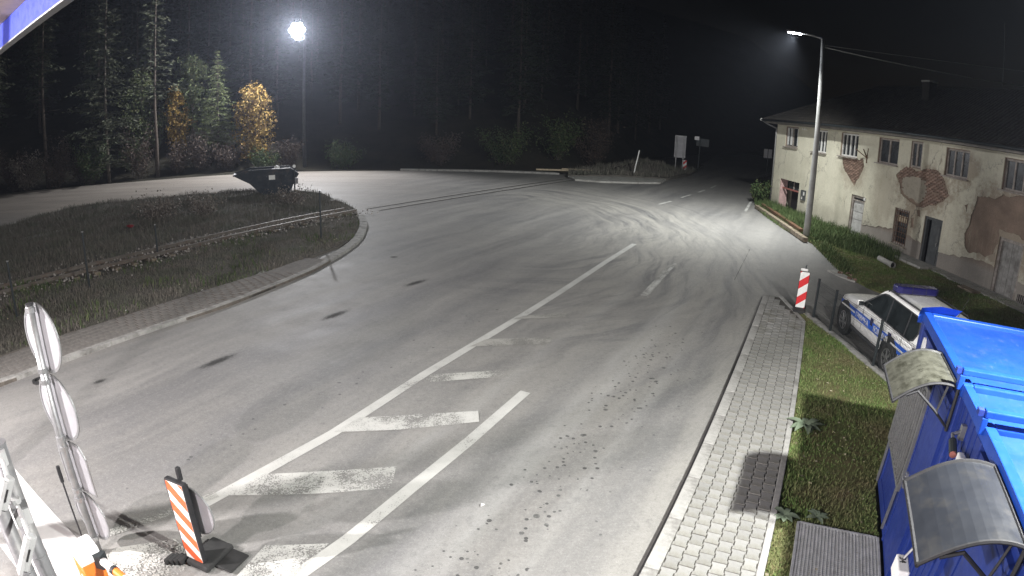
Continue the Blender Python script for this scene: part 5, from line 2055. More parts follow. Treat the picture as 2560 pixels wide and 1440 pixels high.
def container(name, s0, s1, label, depth=6.06, zt=2.60):
    t = thing(name, label, 'container', CO, CR)
    w = s1 - s0
    cx = (s0 + s1) / 2
    # walls with a recessed field between the posts
    MB().box((cx, .05, 1.32), (w - .3, .06, 2.3)).build('front_panel', M['blue_side'], t)
    MB().box((s0 + .05, depth / 2, 1.32), (.06, depth - .3, 2.3)).build('side_panel', M['blue_side'], t)
    MB().box((s1 - .05, depth / 2, 1.32), (.06, depth - .3, 2.3)).build('side_panel', M['blue_side'], t)
    MB().box((cx, depth - .05, 1.32), (w - .3, .06, 2.3)).build('rear_panel', M['blue_side'], t)
    for x in (s0 + .075, s1 - .075):
        for y in (.075, depth - .075):
            MB().box((x, y, 1.33), (.15, .15, 2.42)).build('corner_post', M['blue_side'], t, bevel=.012)
    for y in (.06, depth - .06):
        MB().box((cx, y, .19), (w - .304, .12, .14)).build('bottom_rail', M['blue_side'], t, bevel=.01)
    MB().box((cx, depth / 2, .2), (w - .2, depth - .26, .1)).build('floor', M['dark_steel'], t)
    # roof: slightly domed sheet inside raised edge rails
    V, F = [], []
    nx, ny = 8, 14
    for j in range(ny + 1):
        for i in range(nx + 1):
            u, v = i / nx, j / ny
            x, y = s0 + .1 + (w - .2) * u, .11 + (depth - .2) * v
            V.append((x, y, zt + .015 + .03 * math.sin(math.pi * u) * math.sin(math.pi * v) + .004 * mnoise.noise(Vector((x * 2, y * 2, 1)))))
    for j in range(ny):
        for i in range(nx):
            a = j * (nx + 1) + i
            F.append((a, a + 1, a + nx + 2, a + nx + 1))
    MB().add(V, F).build('roof', M['blue_roof'], t, smooth=True)
    MB().box((cx, .055, zt + .005), (w + .0, .11, .13)).build('roof_rail', M['blue_trim'], t, bevel=.012)
    MB().box((cx, depth - .055, zt + .005), (w, .11, .13)).build('roof_rail', M['blue_trim'], t, bevel=.012)
    MB().box((s0 + .055, depth / 2, zt + .004), (.11, depth - .224, .13)).build('roof_rail', M['blue_trim'], t, bevel=.012)
    MB().box((s1 - .055, depth / 2, zt + .004), (.11, depth - .224, .13)).build('roof_rail', M['blue_trim'], t, bevel=.012)
    return t


def channel(t, x, depth=6.06, z=2.69):
    """raised arched beam across the roof edge, drooping at the front end"""
    mb = MB()
    mb.box((x, depth / 2 + .0, z + .085), (.085, depth + .06, .06))
    mb.box((x, -.02, z - .02), (.085, .06, .15))
    for y in (1.4, 2.9, 4.4):
        mb.box((x, y, z - .01), (.06, .06, .13))
    o = mb.build('roof_channel', M['blue_trim'], t, bevel=.01)
    MB().box((x, -.07, z + .09), (.07, .05, .05)).build('channel_end', M['blue_side'], t)
    return o


def awning(t, s0, s1, m, out=.62, zw=2.60, zl=2.36):
    prof = []
    for k in range(11):
        u = k / 10
        prof.append((-.02 - out * u, zw - (zw - zl) * u ** 1.9 + .05 * math.sin(math.pi * u)))
    V, F = [], []
    nx = 6
    for x_i in range(nx + 1):
        x = s0 + (s1 - s0) * x_i / nx
        V += [(x, y, z) for y, z in prof] + [(x, y, z - .01) for y, z in prof]
    k = 22
    for i in range(nx):
        for j in range(10):
            F.append((i * k + j, i * k + j + 1, (i + 1) * k + j + 1, (i + 1) * k + j))
            F.append((i * k + 11 + j, (i + 1) * k + 11 + j, (i + 1) * k + 12 + j, i * k + 12 + j))
        F.append((i * k + 10, i * k + 21, (i + 1) * k + 21, (i + 1) * k + 10))
    for i in (0, nx):
        for j in range(10):
            q_ = (i * k + j, i * k + 11 + j, i * k + 12 + j, i * k + j + 1)
            F.append(q_ if i == 0 else q_[::-1])
    aw = MB().add(V, F).build('awning', m, t)
    for x in (s0 - .012, s1 + .012):
        MB().tube([(x, y, z) for y, z in prof], .016, 6).build('awning_edge', M['black'], aw)
        br = MB()
        br.tube([(x, -.02, zw - .42), (x, -.2, zw - .26), (x, -.42, zw - .1), (x, -out * .85, zl + .08)], .016, 6)
        br.tube([(x, -.02, zw - .45), (x, -.02, zw + .01)], .018, 6)
        br.tube([(x, -.18, zw - .28), (x, -.13, zw + .02)], .012, 5)
        br.build('bracket', M['black'], aw)
    MB().tube([(s0 - .02, prof[-1][0], prof[-1][1] - .005), (s1 + .02, prof[-1][0], prof[-1][1] - .005)], .017, 6).build('awning_lip', M['black'], aw)
    MB().tube([(s0 - .02, prof[0][0], prof[0][1]), (s1 + .02, prof[0][0], prof[0][1])], .018, 6).build('awning_lip', M['black'], aw)
    return aw


def cdoor(t, s0, s1, hs):
    d = MB().box(((s0 + s1) / 2, -.005, 1.28), (s1 - s0, .05, 2.08)).build('door', M['blue_side'], t, bevel=.012)
    for x in (s0 - .03, s1 + .03):
        MB().box((x, -.004, 1.28), (.05, .07, 2.16)).build('door_frame', M['blue_side'], d)
    MB().box(((s0 + s1) / 2, -.004, 2.37), (s1 - s0 + .11, .07, .06)).build('door_frame', M['blue_side'], d)
    MB().box((hs, -.045, 1.12), (.05, .03, .2)).build('lock_plate', M['galv'], d)
    MB().tube([(hs, -.05, 1.16), (hs, -.09, 1.16), (hs + .11, -.09, 1.16)], .012, 6).build('handle', M['galv'], d)
    return d


ca = container('container', -.26, 2.2, 'blue site container with a stained awning and a barred window, nearest the police car')
cdoor(ca, 1.30, 2.02, 1.36)
channel(ca, 2.13)
awning(ca, 1.20, 2.12, M['awning_old'])
# barred window with a grey frame
wd = MB().box((.45, .015, 1.5), (1.42, .02, 1.26)).build('window', M['pane'], ca)
for x in (-.22, 1.14):
    MB().box((x, -.03, 1.5), (.05, .05, 1.32)).build('frame', M['galv'], wd)
for z in (.865, 2.135):
    MB().box((.46, -.03, z), (1.31, .05, .05)).build('frame', M['galv'], wd)
for k in range(11):
    MB().box((-.12 + k * .116, -.055, 1.5), (.032, .02, 1.2)).build('bar', M['galv'], wd)
MB().box((-.2, -.025, .5), (.035, .03, .66)).build('trim', M['galv'], ca)
MB().box((.98, -.015, .5), (.035, .03, .66)).build('trim', M['galv'], ca)
# oval badge high on the front
MB().frame_prism((.16, .0, 2.32), (1, 0, 0), (0, 0, 1), (0, -1, 0), [(.07 * math.cos(a * .524), .13 * math.sin(a * .524)) for a in range(12)], -.015, .012).build('badge', M['white'], ca)
# crumpled flashing at the far corner of the roof
fl = MB()
fl.add([(-.30, -.05, 2.62), (-.30, .45, 2.64), (-.16, .5, 2.78), (-.12, .2, 2.80), (-.14, -.06, 2.74), (-.30, -.05, 2.50), (-.29, .45, 2.5)], [(0, 1, 2, 3), (0, 3, 4), (0, 5, 6, 1)])
fl.build('flashing', M['blue_trim'], ca)

cb = container('container', 2.97, 5.42, 'blue site container with a clean grey awning at the lower right corner')
MB().box((2.585, .07, 1.32), (.76, .05, 2.42)).build('joining_panel', M['blue_side'], cb)
for k in range(5):
    MB().box((2.30 + .14 * k, .04, 1.32), (.012, .012, 2.36)).build('panel_rib', M['blue_side'], cb)
MB().box((2.585, 3.03, 2.585), (.765, 6.0, .05)).build('joining_roof', M['blue_roof'], cb)
MB().box((2.585, .05, 2.61), (.76, .09, .11)).build('roof_rail', M['blue_trim'], cb)
cdoor(cb, 3.72, 4.5, 3.78)
channel(cb, 3.05)
awning(cb, 3.62, 4.58, M['awning'], .66)
MB().box((3.3, .0, 1.2), (.08, .05, 2.1)).build('trim', M['blue_side'], cb)
for s_, z_ in ((2.75, .5),):
    o = MB().box((s_, .03, z_), (.02, .02, .5)).build('trim', M['galv'], cb)
# small wall camera on an arm on the joining panel
wc = thing('wall_camera', 'small camera and sensor bracketed on the blue wall between the two awnings', 'camera', CO, CR)
MB().box((2.52, .02, 2.34), (.06, .05, .14)).build('plate', M['galv'], wc)
MB().tube([(2.52, .0, 2.34), (2.55, -.08, 2.32), (2.66, -.09, 2.3)], .018, 6).build('arm', M['galv'], wc)
hd_ = MB().tube([(2.64, -.09, 2.3), (2.80, -.10, 2.25)], .04, 10).build('housing', M['dark_steel'], wc)
MB().tube([(2.80, -.10, 2.25), (2.815, -.102, 2.246)], .034, 10).build('lens', M['faded_red'], hd_)
MB().box((2.92, -.05, 2.25), (.13, .07, .12)).build('sensor_box', M['white'], wc, bevel=.015)
MB().bar((2.80, -.05, 2.27), (2.87, -.05, 2.26), .025, .025).build('sensor_arm', M['dark_steel'], wc)
# white notice box hanging on the handle near the bottom edge
nb = thing('notice_box', 'small white lettered box hanging on the blue container at the bottom edge', 'box', CO, CR)
MB().box((3.86, -.52, 1.74), (.22, .10, .15)).build('case', M['white'], nb, bevel=.012)
MB().tube([(3.80, -.52, 1.80), (3.79, -.45, 1.96)], .012, 6).build('hook', M['galv'], nb)
MB().bar((3.79, -.45, 1.96), (3.78, -.02, 2.05), .02, .02).build('arm', M['galv'], nb)
Mx = Matrix(((1, 0, 0, 3.79), (0, 1, 0, -.55), (0, 0, 1, 1.817), (0, 0, 0, 1)))
text('34', .075, Mx, M['black'], 'lettering', nb, .001)
# steel grating doormat
gr = thing('doormat', 'galvanised steel grating mat lying in the grass before the container door', 'doormat', CO, CR)
fr = MB()
gx0, gx1, gy0, gy1, gz = 1.14, 2.3, -1.12, -.06, .115
fr.box(((gx0 + gx1) / 2, gy0, gz), (gx1 - gx0, .03, .035)).box(((gx0 + gx1) / 2, gy1, gz), (gx1 - gx0, .03, .035)).box((gx0, (gy0 + gy1) / 2, gz), (.03, gy1 - gy0 - .032, .035)).box((gx1, (gy0 + gy1) / 2, gz), (.03, gy1 - gy0 - .032, .035))
fr.build('frame', M['zinc'], gr)
bs = MB()
n = 34
for k in range(1, n):
    x = gx0 + (gx1 - gx0) * k / n
    bs.box((x, (gy0 + gy1) / 2, gz), (.008, gy1 - gy0 - .03, .026))
for k in range(1, 24):
    y = gy0 + (gy1 - gy0) * k / 24
    bs.box(((gx0 + gx1) / 2, y, gz + .003), (gx1 - gx0 - .03, .009, .023))
o = bs.build('bars', M['zinc'], gr)
o['kind'] = 'stuff'

# ------------------------------------------------------------------ striped warning panels
def clip_z(poly, z, keep_above):
    out = []
    n_ = len(poly)
    for i in range(n_):
        a, b = poly[i], poly[(i + 1) % n_]
        ia = (a[1] >= z) == keep_above or a[1] == z
        ib = (b[1] >= z) == keep_above or b[1] == z
        if ia:
            out.append(a)
        if ia != ib:
            t_ = (z - a[1]) / (b[1] - a[1])
            out.append((a[0] + (b[0] - a[0]) * t_, z))
    return out


def warning_panel(label, loc, rot, w, z0, z1, slope, period, phase, mcol, frame_t=.03, depth=.05):
    """faces local -Y; slope: rise of a stripe across the width"""
    t = thing('warning_panel', label, 'traffic panel', loc, rot)
    MB().box((0, .0, (z0 + z1) / 2), (w, depth, z1 - z0)).build('panel', M['black'], t, bevel=.008)
    x0, x1 = -w / 2 + frame_t, w / 2 - frame_t
    za, zb = z0 + frame_t, z1 - frame_t
    MB().box((0, -depth / 2 - .001, (za + zb) / 2), (x1 - x0, .004, zb - za)).build('white_face', M['white'], t)
    z = z0 - 1 + phase
    while z < z1 + 1:
        p = [(x0, z), (x1, z + slope), (x1, z + slope + period / 2), (x0, z + period / 2)]
        p = clip_z(p, za, True)
        if len(p) > 2:
            p = clip_z(p, zb, False)
        if len(p) > 2 and max(q_[1] for q_ in p) - min(q_[1] for q_ in p) > .01:
            MB().frame_prism((0, -depth / 2 - .003, 0), (1, 0, 0), (0, 0, 1), (0, -1, 0), p, 0, .003).build('stripe', mcol, t)
        z += period
    return t


# front one: local x runs to the right-hand edge
wp = warning_panel('tall orange and white striped panel with a black frame, standing at the bottom left', (-3.37, 4.54, 0), math.atan2(-.08, .28), .29, .07, 1.15, -.22, .27, .06, M['orange'], .022, .06)
MB().box((.02, .06, 1.2), (.05, .05, .16)).build('post', M['black'], wp, bevel=.01)
MB().box((.06, .16, .05), (.32, .5, .08)).build('foot', M['rubber'], wp, bevel=.025)
MB().box((.34, .22, .03), (.24, .34, .03)).build('foot_plate', M['rubber'], wp, bevel=.015)
for k in range(4):
    MB().box((-.16 - .05 * k, -.06 - .03 * k, .05), (.05, .16, .07)).build('foot_rib', M['rubber'], wp, bevel=.01)
MB().disc((.05, .10, .72), (0, 1, 0), .30, .006, 36).build('round_sign', M['sign_back'], wp)
rg = MB()
for k in range(36):
    a0, a1 = 2 * math.pi * k / 36, 2 * math.pi * (k + 1) / 36
    rg.bar((.05 + .3 * math.cos(a0), .10, .72 + .3 * math.sin(a0)), (.05 + .3 * math.cos(a1), .10, .72 + .3 * math.sin(a1)), .012, .02, (0, 1, 0))
rg.build('sign_rim', M['galv'], wp)
MB().box((.05, .07, .72), (.06, .05, .7)).build('sign_post', M['black'], wp)

wr = warning_panel('red and white striped panel on a black foot at the end of the pavement', (7.64, 14.2, .06), math.atan2(-.47, .88), .27, .10, 1.10, .20, .44, .19, M['red'], .012, .05)
MB().box((0, 0, .06), (.34, .62, .12)).build('foot', M['rubber'], wr, bevel=.03)
MB().box((-.03, 0, 1.14), (.2, .04, .07)).build('panel_cap', M['white'], wr, bevel=.02)
MB().tube([(0, 0, 1.17), (0, 0, 1.24), (.02, 0, 1.27)], .015, 6).build('lug', M['dark_steel'], wr)
wf = warning_panel('small red and white striped panel in front of the far sign board', (16.0, 56.4, 0), -.3, .35, .1, 1.15, .28, .5, .1, M['red'], .012)
MB().box((0, 0, .05), (.5, .5, .1)).build('foot', M['rubber'], wf)

# ------------------------------------------------------------------ pole with four traffic signs seen from behind
sp = thing('sign_pole', 'tall steel pole with four traffic signs one above another, seen from behind', 'sign pole', (-4.68, 4.37, 0))
MB().tube([(0, 0, -.1), (0, 0, 3.02)], [.045, .045], 14).build('pole', M['galv'], sp, smooth=True)
MB().tube([(0, 0, 3.02), (0, 0, 3.04)], [.048, .046], 14).build('cap', M['black'], sp)
SN = Vector((.29, .957, 0)).normalized()
SX = Vector((SN.y, -SN.x, 0))
def sign(zc, shape, r_, label=None):
    c = SN * .075 + Vector((0, 0, zc))
    if shape == 'round':
        poly = [(r_ * math.cos(2 * math.pi * k / 40), r_ * math.sin(2 * math.pi * k / 40)) for k in range(40)]
    else:
        w_, h_ = r_ * .95, r_
        poly = [(-w_, -h_), (w_, -h_), (w_, h_ * .55), (w_ * .7, h_), (-w_ * .7, h_), (-w_, h_ * .55)]
    s_ = MB().frame_prism(c, SX, (0, 0, 1), SN, poly, 0, .004).build('round_sign' if shape == 'round' else 'panel_sign', M['sign_back'], sp)
    rm = MB()
    n_ = len(poly)
    for k in range(n_):
        a, b = poly[k], poly[(k + 1) % n_]
        rm.bar(c + SX * a[0] + Vector((0, 0, a[1])), c + SX * b[0] + Vector((0, 0, b[1])), .03, .014, SN)
    rm.build('rim', M['galv'], s_)
    MB().frame_prism(c, SX, (0, 0, 1), SN, [(a * .97, b * .97) for a, b in poly], .0045, .006).build('sign_face', M['white'], s_)
    for dz in (-r_ * .9, r_ * .9):
        MB().tube([Vector((0, 0, zc + dz - .025)), Vector((0, 0, zc + dz + .025))], .058, 12).build('clamp', M['galv'], s_)


sign(2.655, 'round', .355)
sign(1.885, 'round', .365)
sign(1.17, 'panel', .30)
sign(.50, 'round', .31)

# ------------------------------------------------------------------ camera masts and bullet cameras
for (x, y, zt, r_, lab) in ((-3.22, 2.40, 2.80, .062, 'thicker right one of two grey camera poles at the lower left edge'), (-3.20, 2.22, 2.55, .056, 'left one of two grey camera poles at the lower left edge')):
    cm = thing('camera_pole', lab, 'pole', (x, y, 0))
    MB().tube([(0, 0, -.1), (0, 0, zt)], r_, 18).build('pole', M['grey_paint'], cm, smooth=True)
    MB().tube([(0, 0, zt), (0, 0, zt + .012)], r_ * 1.04, 18).build('cap', M['grey_paint'], cm)
    for z in (1.05, 1.9):
        MB().tube([(0, 0, z), (0, 0, z + .012)], r_ * 1.05, 18).build('band', M['galv'], cm)


def bullet(loc, d, L_, w_, label, arm_to):
    d = Vector(d).normalized()
    s_ = d.cross(Vector((0, 0, 1))).normalized()
    u_ = s_.cross(d)
    t = thing('bullet_camera', label, 'camera', loc)
    hex_ = [(w_ * .5 * math.cos(math.pi / 8 + k * math.pi / 4) * 1.05, w_ * .5 * math.sin(math.pi / 8 + k * math.pi / 4)) for k in range(8)]
    b = MB().frame_prism((0, 0, 0), s_, u_, d, hex_, -L_ / 2, L_ / 2).build('housing', M['cream'], t, bevel=.006)
    MB().frame_prism((0, 0, 0), s_, u_, d, [(-w_ * .56, w_ * .2), (w_ * .56, w_ * .2), (w_ * .5, w_ * .58), (-w_ * .5, w_ * .58)], -L_ / 2 + .02, L_ / 2 + .035).build('sunshield', M['cream'], b, bevel=.004)
    MB().frame_prism((0, 0, 0), s_, u_, d, [(a * .8, c * .8) for a, c in hex_], L_ / 2 + .0005, L_ / 2 + .006).build('lens', M['black'], b)
    MB().frame_prism(s_ * (-w_ * .565), d, u_, -s_, [(-.045, -.0), (.045, -.0), (.045, .011), (-.045, .011)], 0, .002).build('nameplate', M['black'], b)
    a = Vector(arm_to)
    k_ = -d * L_ * .35
    MB().tube([k_, k_ * 1.1 + (a - k_) * .45 + Vector((0, 0, .02)), a], .018, 8).build('arm', M['cream'], t)
    MB().tube([a - Vector((0, 0, .05)), a + Vector((0, 0, .05))], .04, 10).build('joint', M['cream'], t)
    return t


bullet((-2.98, 2.16, 2.63), (-.33, -.40, -.83), .22, .07, 'upper bullet camera on the grey pole, cut by the left edge', (-.19, .2, .10))
bullet((-2.84, 2.04, 2.30), (-.33, -.44, -.83), .25, .07, 'lower bullet camera on the grey pole above the cabinet', (-.33, .31, .08))
jb = thing('junction_box', 'small white junction box strapped to the thicker camera pole', 'box', (-3.13, 2.33, 2.32))
MB().box((0, 0, 0), (.12, .10, .13), Matrix.Rotation(.9, 3, 'Z')).build('case', M['cream'], jb, bevel=.01)
MB().box((0, 0, .068), (.125, .105, .012), Matrix.Rotation(.9, 3, 'Z')).build('lid', M['grey_paint'], jb)

# ------------------------------------------------------------------ barrier cabinet and arm
BR = math.atan2(-.17, .28)
bc = thing('barrier_cabinet', 'orange barrier cabinet with a white lid at the bottom left corner', 'barrier cabinet', (-3.92, 3.47, 0), BR)
MB().box((0, 0, .44), (.33, .22, .88)).build('cabinet', M['orange_paint'], bc, bevel=.015)
ld = MB()
ld.frame_prism((0, -.118, .88), (1, 0, 0), (0, 0, 1), (0, 1, 0), [(-.175, 0), (.175, 0), (.175, .07), (.13, .11), (-.10, .12), (-.175, .09)], 0, .236)
ld.build('lid', M['white'], bc, bevel=.012)
MB().box((.0, -.113, .55), (.24, .006, .4)).build('door', M['orange_paint'], bc)
Mx = Matrix(((1, 0, 0, -.06), (0, 0, -1, -.1165), (0, 1, 0, .62), (0, 0, 0, 1)))
MB().box((.03, -.118, .66), (.09, .004, .05)).build('emblem', M['white'], bc)
ba = thing('boom', 'end of a white barrier arm with black and orange bands beside the cabinet', 'barrier arm', (-3.66, 3.42, .90))
ad = Vector((.93, -.36, -.06)).normalized()
MB().tube([(0, 0, 0), tuple(ad * .16)], .042, 12).build('arm', M['white'], ba, smooth=True)
MB().tube([tuple(ad * .16), tuple(ad * .20)], .046, 12).build('band', M['black'], ba)
MB().tube([tuple(ad * .20), tuple(ad * .34)], .04, 12).build('band', M['orange_paint'], ba)
MB().tube([tuple(ad * .34), tuple(ad * 1.6)], .04, 12).build('arm', M['white'], ba, smooth=True)
MB().box((-.06, .03, -.02), (.1, .1, .16)).build('bracket', M['dark_steel'], ba)
an_ = thing('aerial', 'thin black whip aerial with a thick top beside the sign pole', 'aerial', (-4.13, 3.70, .75))
MB().tube([(0, 0, 0), (0, 0, .78)], .009, 6).build('whip', M['black'], an_)
MB().tube([(0, 0, .78), (0, 0, .95)], .02, 8).build('tip', M['black'], an_)
MB().tube([(0, 0, -.05), (0, 0, .04)], .025, 8).build('base', M['dark_steel'], an_)
MB().bar((0, 0, .0), (.28, -.30, .05), .02, .02).build('holder', M['dark_steel'], an_)

# ------------------------------------------------------------------ skip and things around it
SR = math.atan2(.39, .92)
sk = thing('skip', 'dark blue green waste skip with a white label at the verge edge', 'skip', (-13.9, 33.3, .05), SR)
prof = [(-.8, .08), (.8, .08), (1.15, .85), (1.35, 1.15), (.85, 1.5), (-1.55, 1.5), (-2.45, 1.25), (-1.5, .75)]
t = MB()
SKD = .85
n = len(prof)
V = [(a, -SKD, b) for a, b in prof] + [(a, SKD, b) for a, b in prof]
F = [tuple(range(n)), tuple(range(2 * n - 1, n - 1, -1))]
for i in range(n):
    if i in (4, 5):
        continue
    F.append(((i + 1) % n, i, i + n, (i + 1) % n + n))
t.add(V, F)
bd = t.build('body', M['skip'], sk)
so = bd.modifiers.new('t', 'SOLIDIFY')
so.thickness = .03
MB().box((-.35, 0, .9), (2.2, 1.6, .1)).build('load', M['soil'], sk)
for y in (-SKD - .02, SKD + .02):
    r_ = MB()
    r_.bar((-2.45, y, 1.25), (-1.55, y, 1.5), .06, .07).bar((-1.55, y, 1.5), (.85, y, 1.5), .06, .07).bar((.85, y, 1.5), (1.35, y, 1.15), .06, .07)
    r_.build('rim', M['skip'], sk)
MB().bar((-.2, -SKD - .05, 1.53), (.82, -SKD - .05, 1.53), .06, .05).build('rim_lamp_glint', M['galv'], sk)  # pale bar painting the lamplight on the rim
MB().box((-.2, -SKD - .018, 1.05), (.36, .006, .26)).build('label', M['white'], sk)
for x in (-.5, .6):
    for s in (-1, 1):
        MB().tube([(x, s * (SKD + .02), 1.1), (x, s * (SKD + .12), 1.1)], .05, 8).build('lifting_lug', M['dark_steel'], sk)
pb = thing('rubbish_bag', 'small crumpled white bag lying on the rim of the skip', 'bag', (-13.6, 32.9, 1.6))
bm = bmesh.new()
bmesh.ops.create_icosphere(bm, subdivisions=3, radius=.16)
for v in bm.verts:
    v.co *= 1 + .45 * mnoise.noise(v.co * 9) + .2 * mnoise.noise(v.co * 25)
    v.co.z *= .8
me = bpy.data.meshes.new('bag')
bm.to_mesh(me)
bm.free()
me.materials.append(M['white'])
o = bpy.data.objects.new('bag', me)
COL.objects.link(o)
o.parent = pb
rb_ = thing('rag', 'small red rag lying in the dry grass beside the railway track', 'rag', (-16.2, 21.9, .35))
o = bpy.data.objects.new('cloth', me.copy())
o.data.materials[0] = M['red_plastic']
COL.objects.link(o)
o.parent = rb_
o.scale = (1.1, .8, .5)

MP = thing('marker_post', 'slim dark post with a white ball top in front of the skip', 'post', (-12.35, 32.4, 0))
MB().tube([(0, 0, -.1), (0, 0, 1.62)], .045, 8).build('shaft', M['dark_steel'], MP)
MB().disc((0, 0, 1.72), (.3, -.9, .1), .09, .08, 14).build('top', M['white'], MP)
MB().box((.1, 0, .9), (.22, .04, .34)).build('plate', M['sign_back'], MP)
for x, y, h_, m_, lab in ((-7.09, 21.14, 1.82, 'dark_steel', 'dark fence post at the tip of the verge beside the curved kerb'),
                          (-12.72, 11.33, 1.55, 'dark_steel', 'thin grey fence post at the left edge of the verge'),
                          (-12.11, 13.91, 1.75, 'dark_steel', 'thin dark fence post standing in the near dry grass'),
                          (-12.39, 18.22, 1.10, 'dark_steel', 'short dim fence post beside the railway track')):
    fp_ = thing('fence_post', lab, 'post', (x, y, 0), 0, 'old fence posts on the verge')
    MB().tube([(0, 0, -.1), (0, 0, h_)], [.035, .03], 8).build('shaft', M[m_], fp_)
    MB().tube([(0, 0, h_), (0, 0, h_ + .03)], .04, 8).build('cap', M['galv'], fp_)

# ------------------------------------------------------------------ far signs
sb = thing('sign_board', 'tall grey sign board on two posts seen from behind at the far road', 'sign', (14.9, 54.5, 0))
vd = Vector((.9, -.30, 0)).normalized()
nd = Vector((.30, .9, 0)).normalized()
for k in (-.33, .33):
    MB().tube([tuple(vd * k + Vector((0, 0, -.1))), tuple(vd * k + Vector((0, 0, 3.5)))], .06, 8).build('post', M['galv'], sb)
MB().frame_prism(nd * .09, vd, (0, 0, 1), nd, [(-.52, 1.45), (.52, 1.45), (.52, 3.5), (-.52, 3.5)], 0, .03).build('board', M['sign_back'], sb)
for z in (1.6, 2.2, 2.8, 3.4):
    MB().bar(vd * -.5 + nd * .07 + Vector((0, 0, z)), vd * .5 + nd * .07 + Vector((0, 0, z)), .03, .05).build('rail', M['galv'], sb)
ds = thing('direction_sign', 'dim wide direction sign hanging right of the far sign board', 'sign', (17.9, 58.2, 0))
MB().tube([(0, 0, -.1), (0, 0, 3.4)], .05, 8).build('post', M['dark_steel'], ds)
MB().frame_prism(nd * .06, vd, (0, 0, 1), nd, [(-.35, 2.55), (.9, 2.5), (.9, 3.25), (-.35, 3.3)], 0, .03).build('board', M['dark_steel'], ds)
MB().frame_prism(nd * .03, vd, (0, 0, 1), nd, [(-.55, 3.1), (-.1, 3.1), (-.1, 3.45), (-.55, 3.45)], 0, .03).build('board', M['galv'], ds)
qs = thing('square_sign', 'small square sign left of the house corner, seen from behind', 'sign', (25.2, 58.0, 0))
MB().tube([(0, 0, -.1), (0, 0, 2.9)], .04, 8).build('post', M['dark_steel'], qs)
MB().frame_prism(nd * .05, vd, (0, 0, 1), nd, [(-.42, 1.95), (.42, 1.95), (.42, 2.85), (-.42, 2.85)], 0, .03).build('board', M['sign_back'], qs)
st = thing('leaning_stake', 'thin pale stake leaning at the edge of the far earth island', 'stake', (9.45, 48.2, .1))
MB().tube([(0, 0, -.1), (.12, 0, .8), (.3, .02, 1.7), (.36, .02, 2.1)], [.06, .055, .05, .045], 7).build('shaft', M['white'], st)
for k, (x, y, z, L_, a, lab) in enumerate(((2.9, 48.6, .25, 2.6, .1, 'pale plank lying left of the railway track at the far kerb'), (4.9, 48.9, .32, 2.4, -.05, 'pale plank lying across the far railway track'))):
    pk = MB().box((0, 0, 0), (L_, .35, .12)).build('plank', M['pale_wood'], None, (x, y, z), a, bevel=.01)
    tag(pk, lab, 'plank')

# ------------------------------------------------------------------ timber and rubble by the house
for (a, b, w_, lab) in (((14.35, 34.0, .14), (12.75, 24.1, .14), .22, 'long old beam lying along the asphalt edge, roadside one'),
                        ((14.85, 34.2, .22), (13.45, 26.0, .20), .20, 'long rusty beam lying along the grass, house side one')):
    c = (Vector(a) + Vector(b)) / 2
    bmo = MB().bar(Vector(a) - c, Vector(b) - c, w_, .2).build('timber_beam', M['wood' if 'old' in lab else 'rust'], None, c, bevel=.015)
    tag(bmo, lab, 'beam')
lg = thing('concrete_pipe', 'short pale concrete pipe lying on the lawn', 'pipe', (14.72, 20.5, .17))
pa, pbb = Vector((.05, .6, 0)), Vector((-.05, -.6, 0))
MB().tube([pa, pbb], [.11, .11], 14, False).build('pipe', M['concrete'], lg, smooth=True)
MB().tube([pbb + Vector((0, .12, 0)), pbb], [.135, .135], 14, False).build('collar', M['concrete'], lg)
MB().tube([pbb + Vector((0, .05, 0)), pbb + Vector((0, .06, 0))], [.09, .09], 12).build('bore', M['dark_void'], lg)
sbk = thing('broken_slab', 'broken concrete slab with bits of red brick at the lawn edge', 'slab', (11.55, 18.45, 0))
MB().prism(rough([(-.35, .7), (.1, .75), (.25, .2), (.35, -.5), (-.05, -.75), (-.3, -.2)], .2, .05, 4), -.05, .05).build('slab', M['concrete'], sbk)
for k in range(6):
    MB().box((RND.uniform(-.1, .25), RND.uniform(-.7, .3), .08), (RND.uniform(.08, .2), RND.uniform(.06, .12), .06), Matrix.Rotation(RND.uniform(0, 3), 3, 'Z')).build('brick', M['brick'], sbk)
mh = thing('ring', 'small black rubber ring lying on the left lane', 'ring', (-9.05, 8.27, .03))
rg = MB()
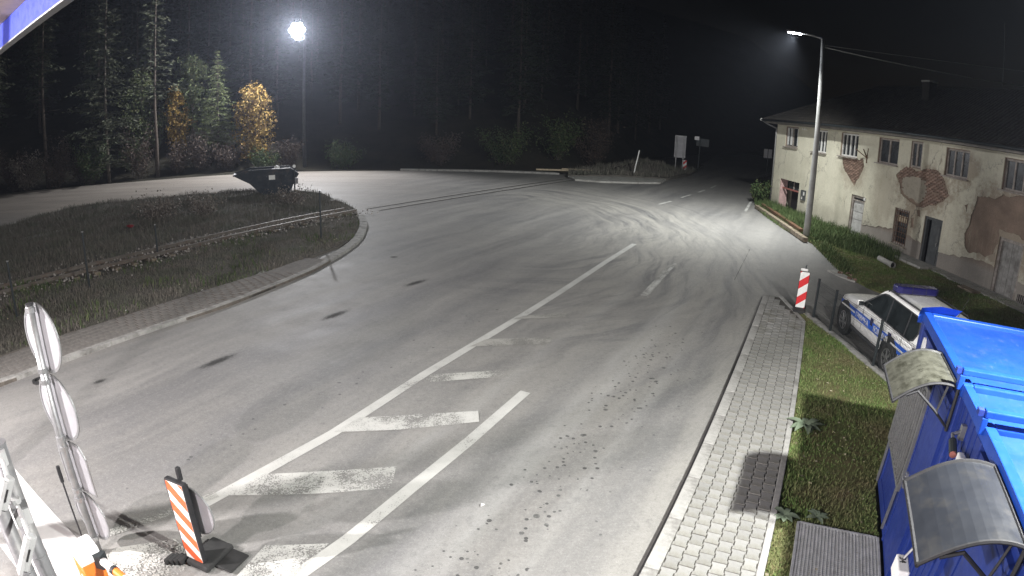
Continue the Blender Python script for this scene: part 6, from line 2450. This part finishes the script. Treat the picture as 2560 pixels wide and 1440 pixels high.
for k in range(20):
    a0, a1 = 2 * math.pi * k / 20, 2 * math.pi * (k + 1) / 20
    rg.bar((.12 * math.cos(a0), .12 * math.sin(a0), 0), (.12 * math.cos(a1), .12 * math.sin(a1), 0), .05, .05)
rg.build('ring', M['rubber'], mh)

# ------------------------------------------------------------------ overhead cables from the lamp post to the right
for k, (a, b, sag, r_) in enumerate((((13.41, 25.15, 8.72), (33.0, 13.5, 10.6), 1.3, .028), ((13.41, 25.15, 8.80), (34.0, 14.5, 11.0), .75, .016))):
    a, b = Vector(a), Vector(b)
    pts = []
    for i in range(25):
        t_ = i / 24
        p = a.lerp(b, t_)
        p.z -= sag * 4 * t_ * (1 - t_)
        pts.append(p)
    o = MB().tube(pts, r_, 6).build('overhead_cable', M['galv'])
    tag(o, ('thick twisted overhead cable sagging from the lamp post over the house, lower one', 'thin overhead cable from the lamp post over the house, upper one')[k], 'cable')
# scraps of litter
for k, (x, y, lab) in enumerate(((-8.3, 14.1, 'white paper scrap at the edge of the left pavement'), (-9.55, 12.2, 'white paper scrap in the dry grass near the left pavement'), (-.3, 6.1, 'tiny white scrap on the asphalt of the right lane'))):
    o = MB().add([(0, 0, .0), (.05, .01, .02), (.055, .04, .01), (.01, .045, .02), (.03, .02, .025)], [(0, 1, 4), (1, 2, 4), (2, 3, 4), (3, 0, 4)]).build('paper_scrap', M['white'], None, (x, y, .02 if k == 2 else .12))
    tag(o, lab, 'litter')
# ------------------------------------------------------------------ thin haze added for the glow and veil around the lamps
if HAZE:
    hz = MB().box((-30, 75, 15), (330, 300, 40))
    hm = bpy.data.materials.new('glow_haze')
    hm.use_nodes = True
    nt = hm.node_tree
    nt.nodes.remove(nt.nodes['Principled BSDF'])
    pv = nt.nodes.new('ShaderNodeVolumePrincipled')
    pv.inputs['Color'].default_value = (.75, .82, 1, 1)
    pv.inputs['Density'].default_value = HAZE
    pv.inputs['Anisotropy'].default_value = .7
    nt.links.new(pv.outputs[0], nt.nodes['Material Output'].inputs['Volume'])
    o = hz.build('haze', hm)
    tag(o, 'thin bluish haze added around the lamps for their glow', 'haze', None, 'stuff')
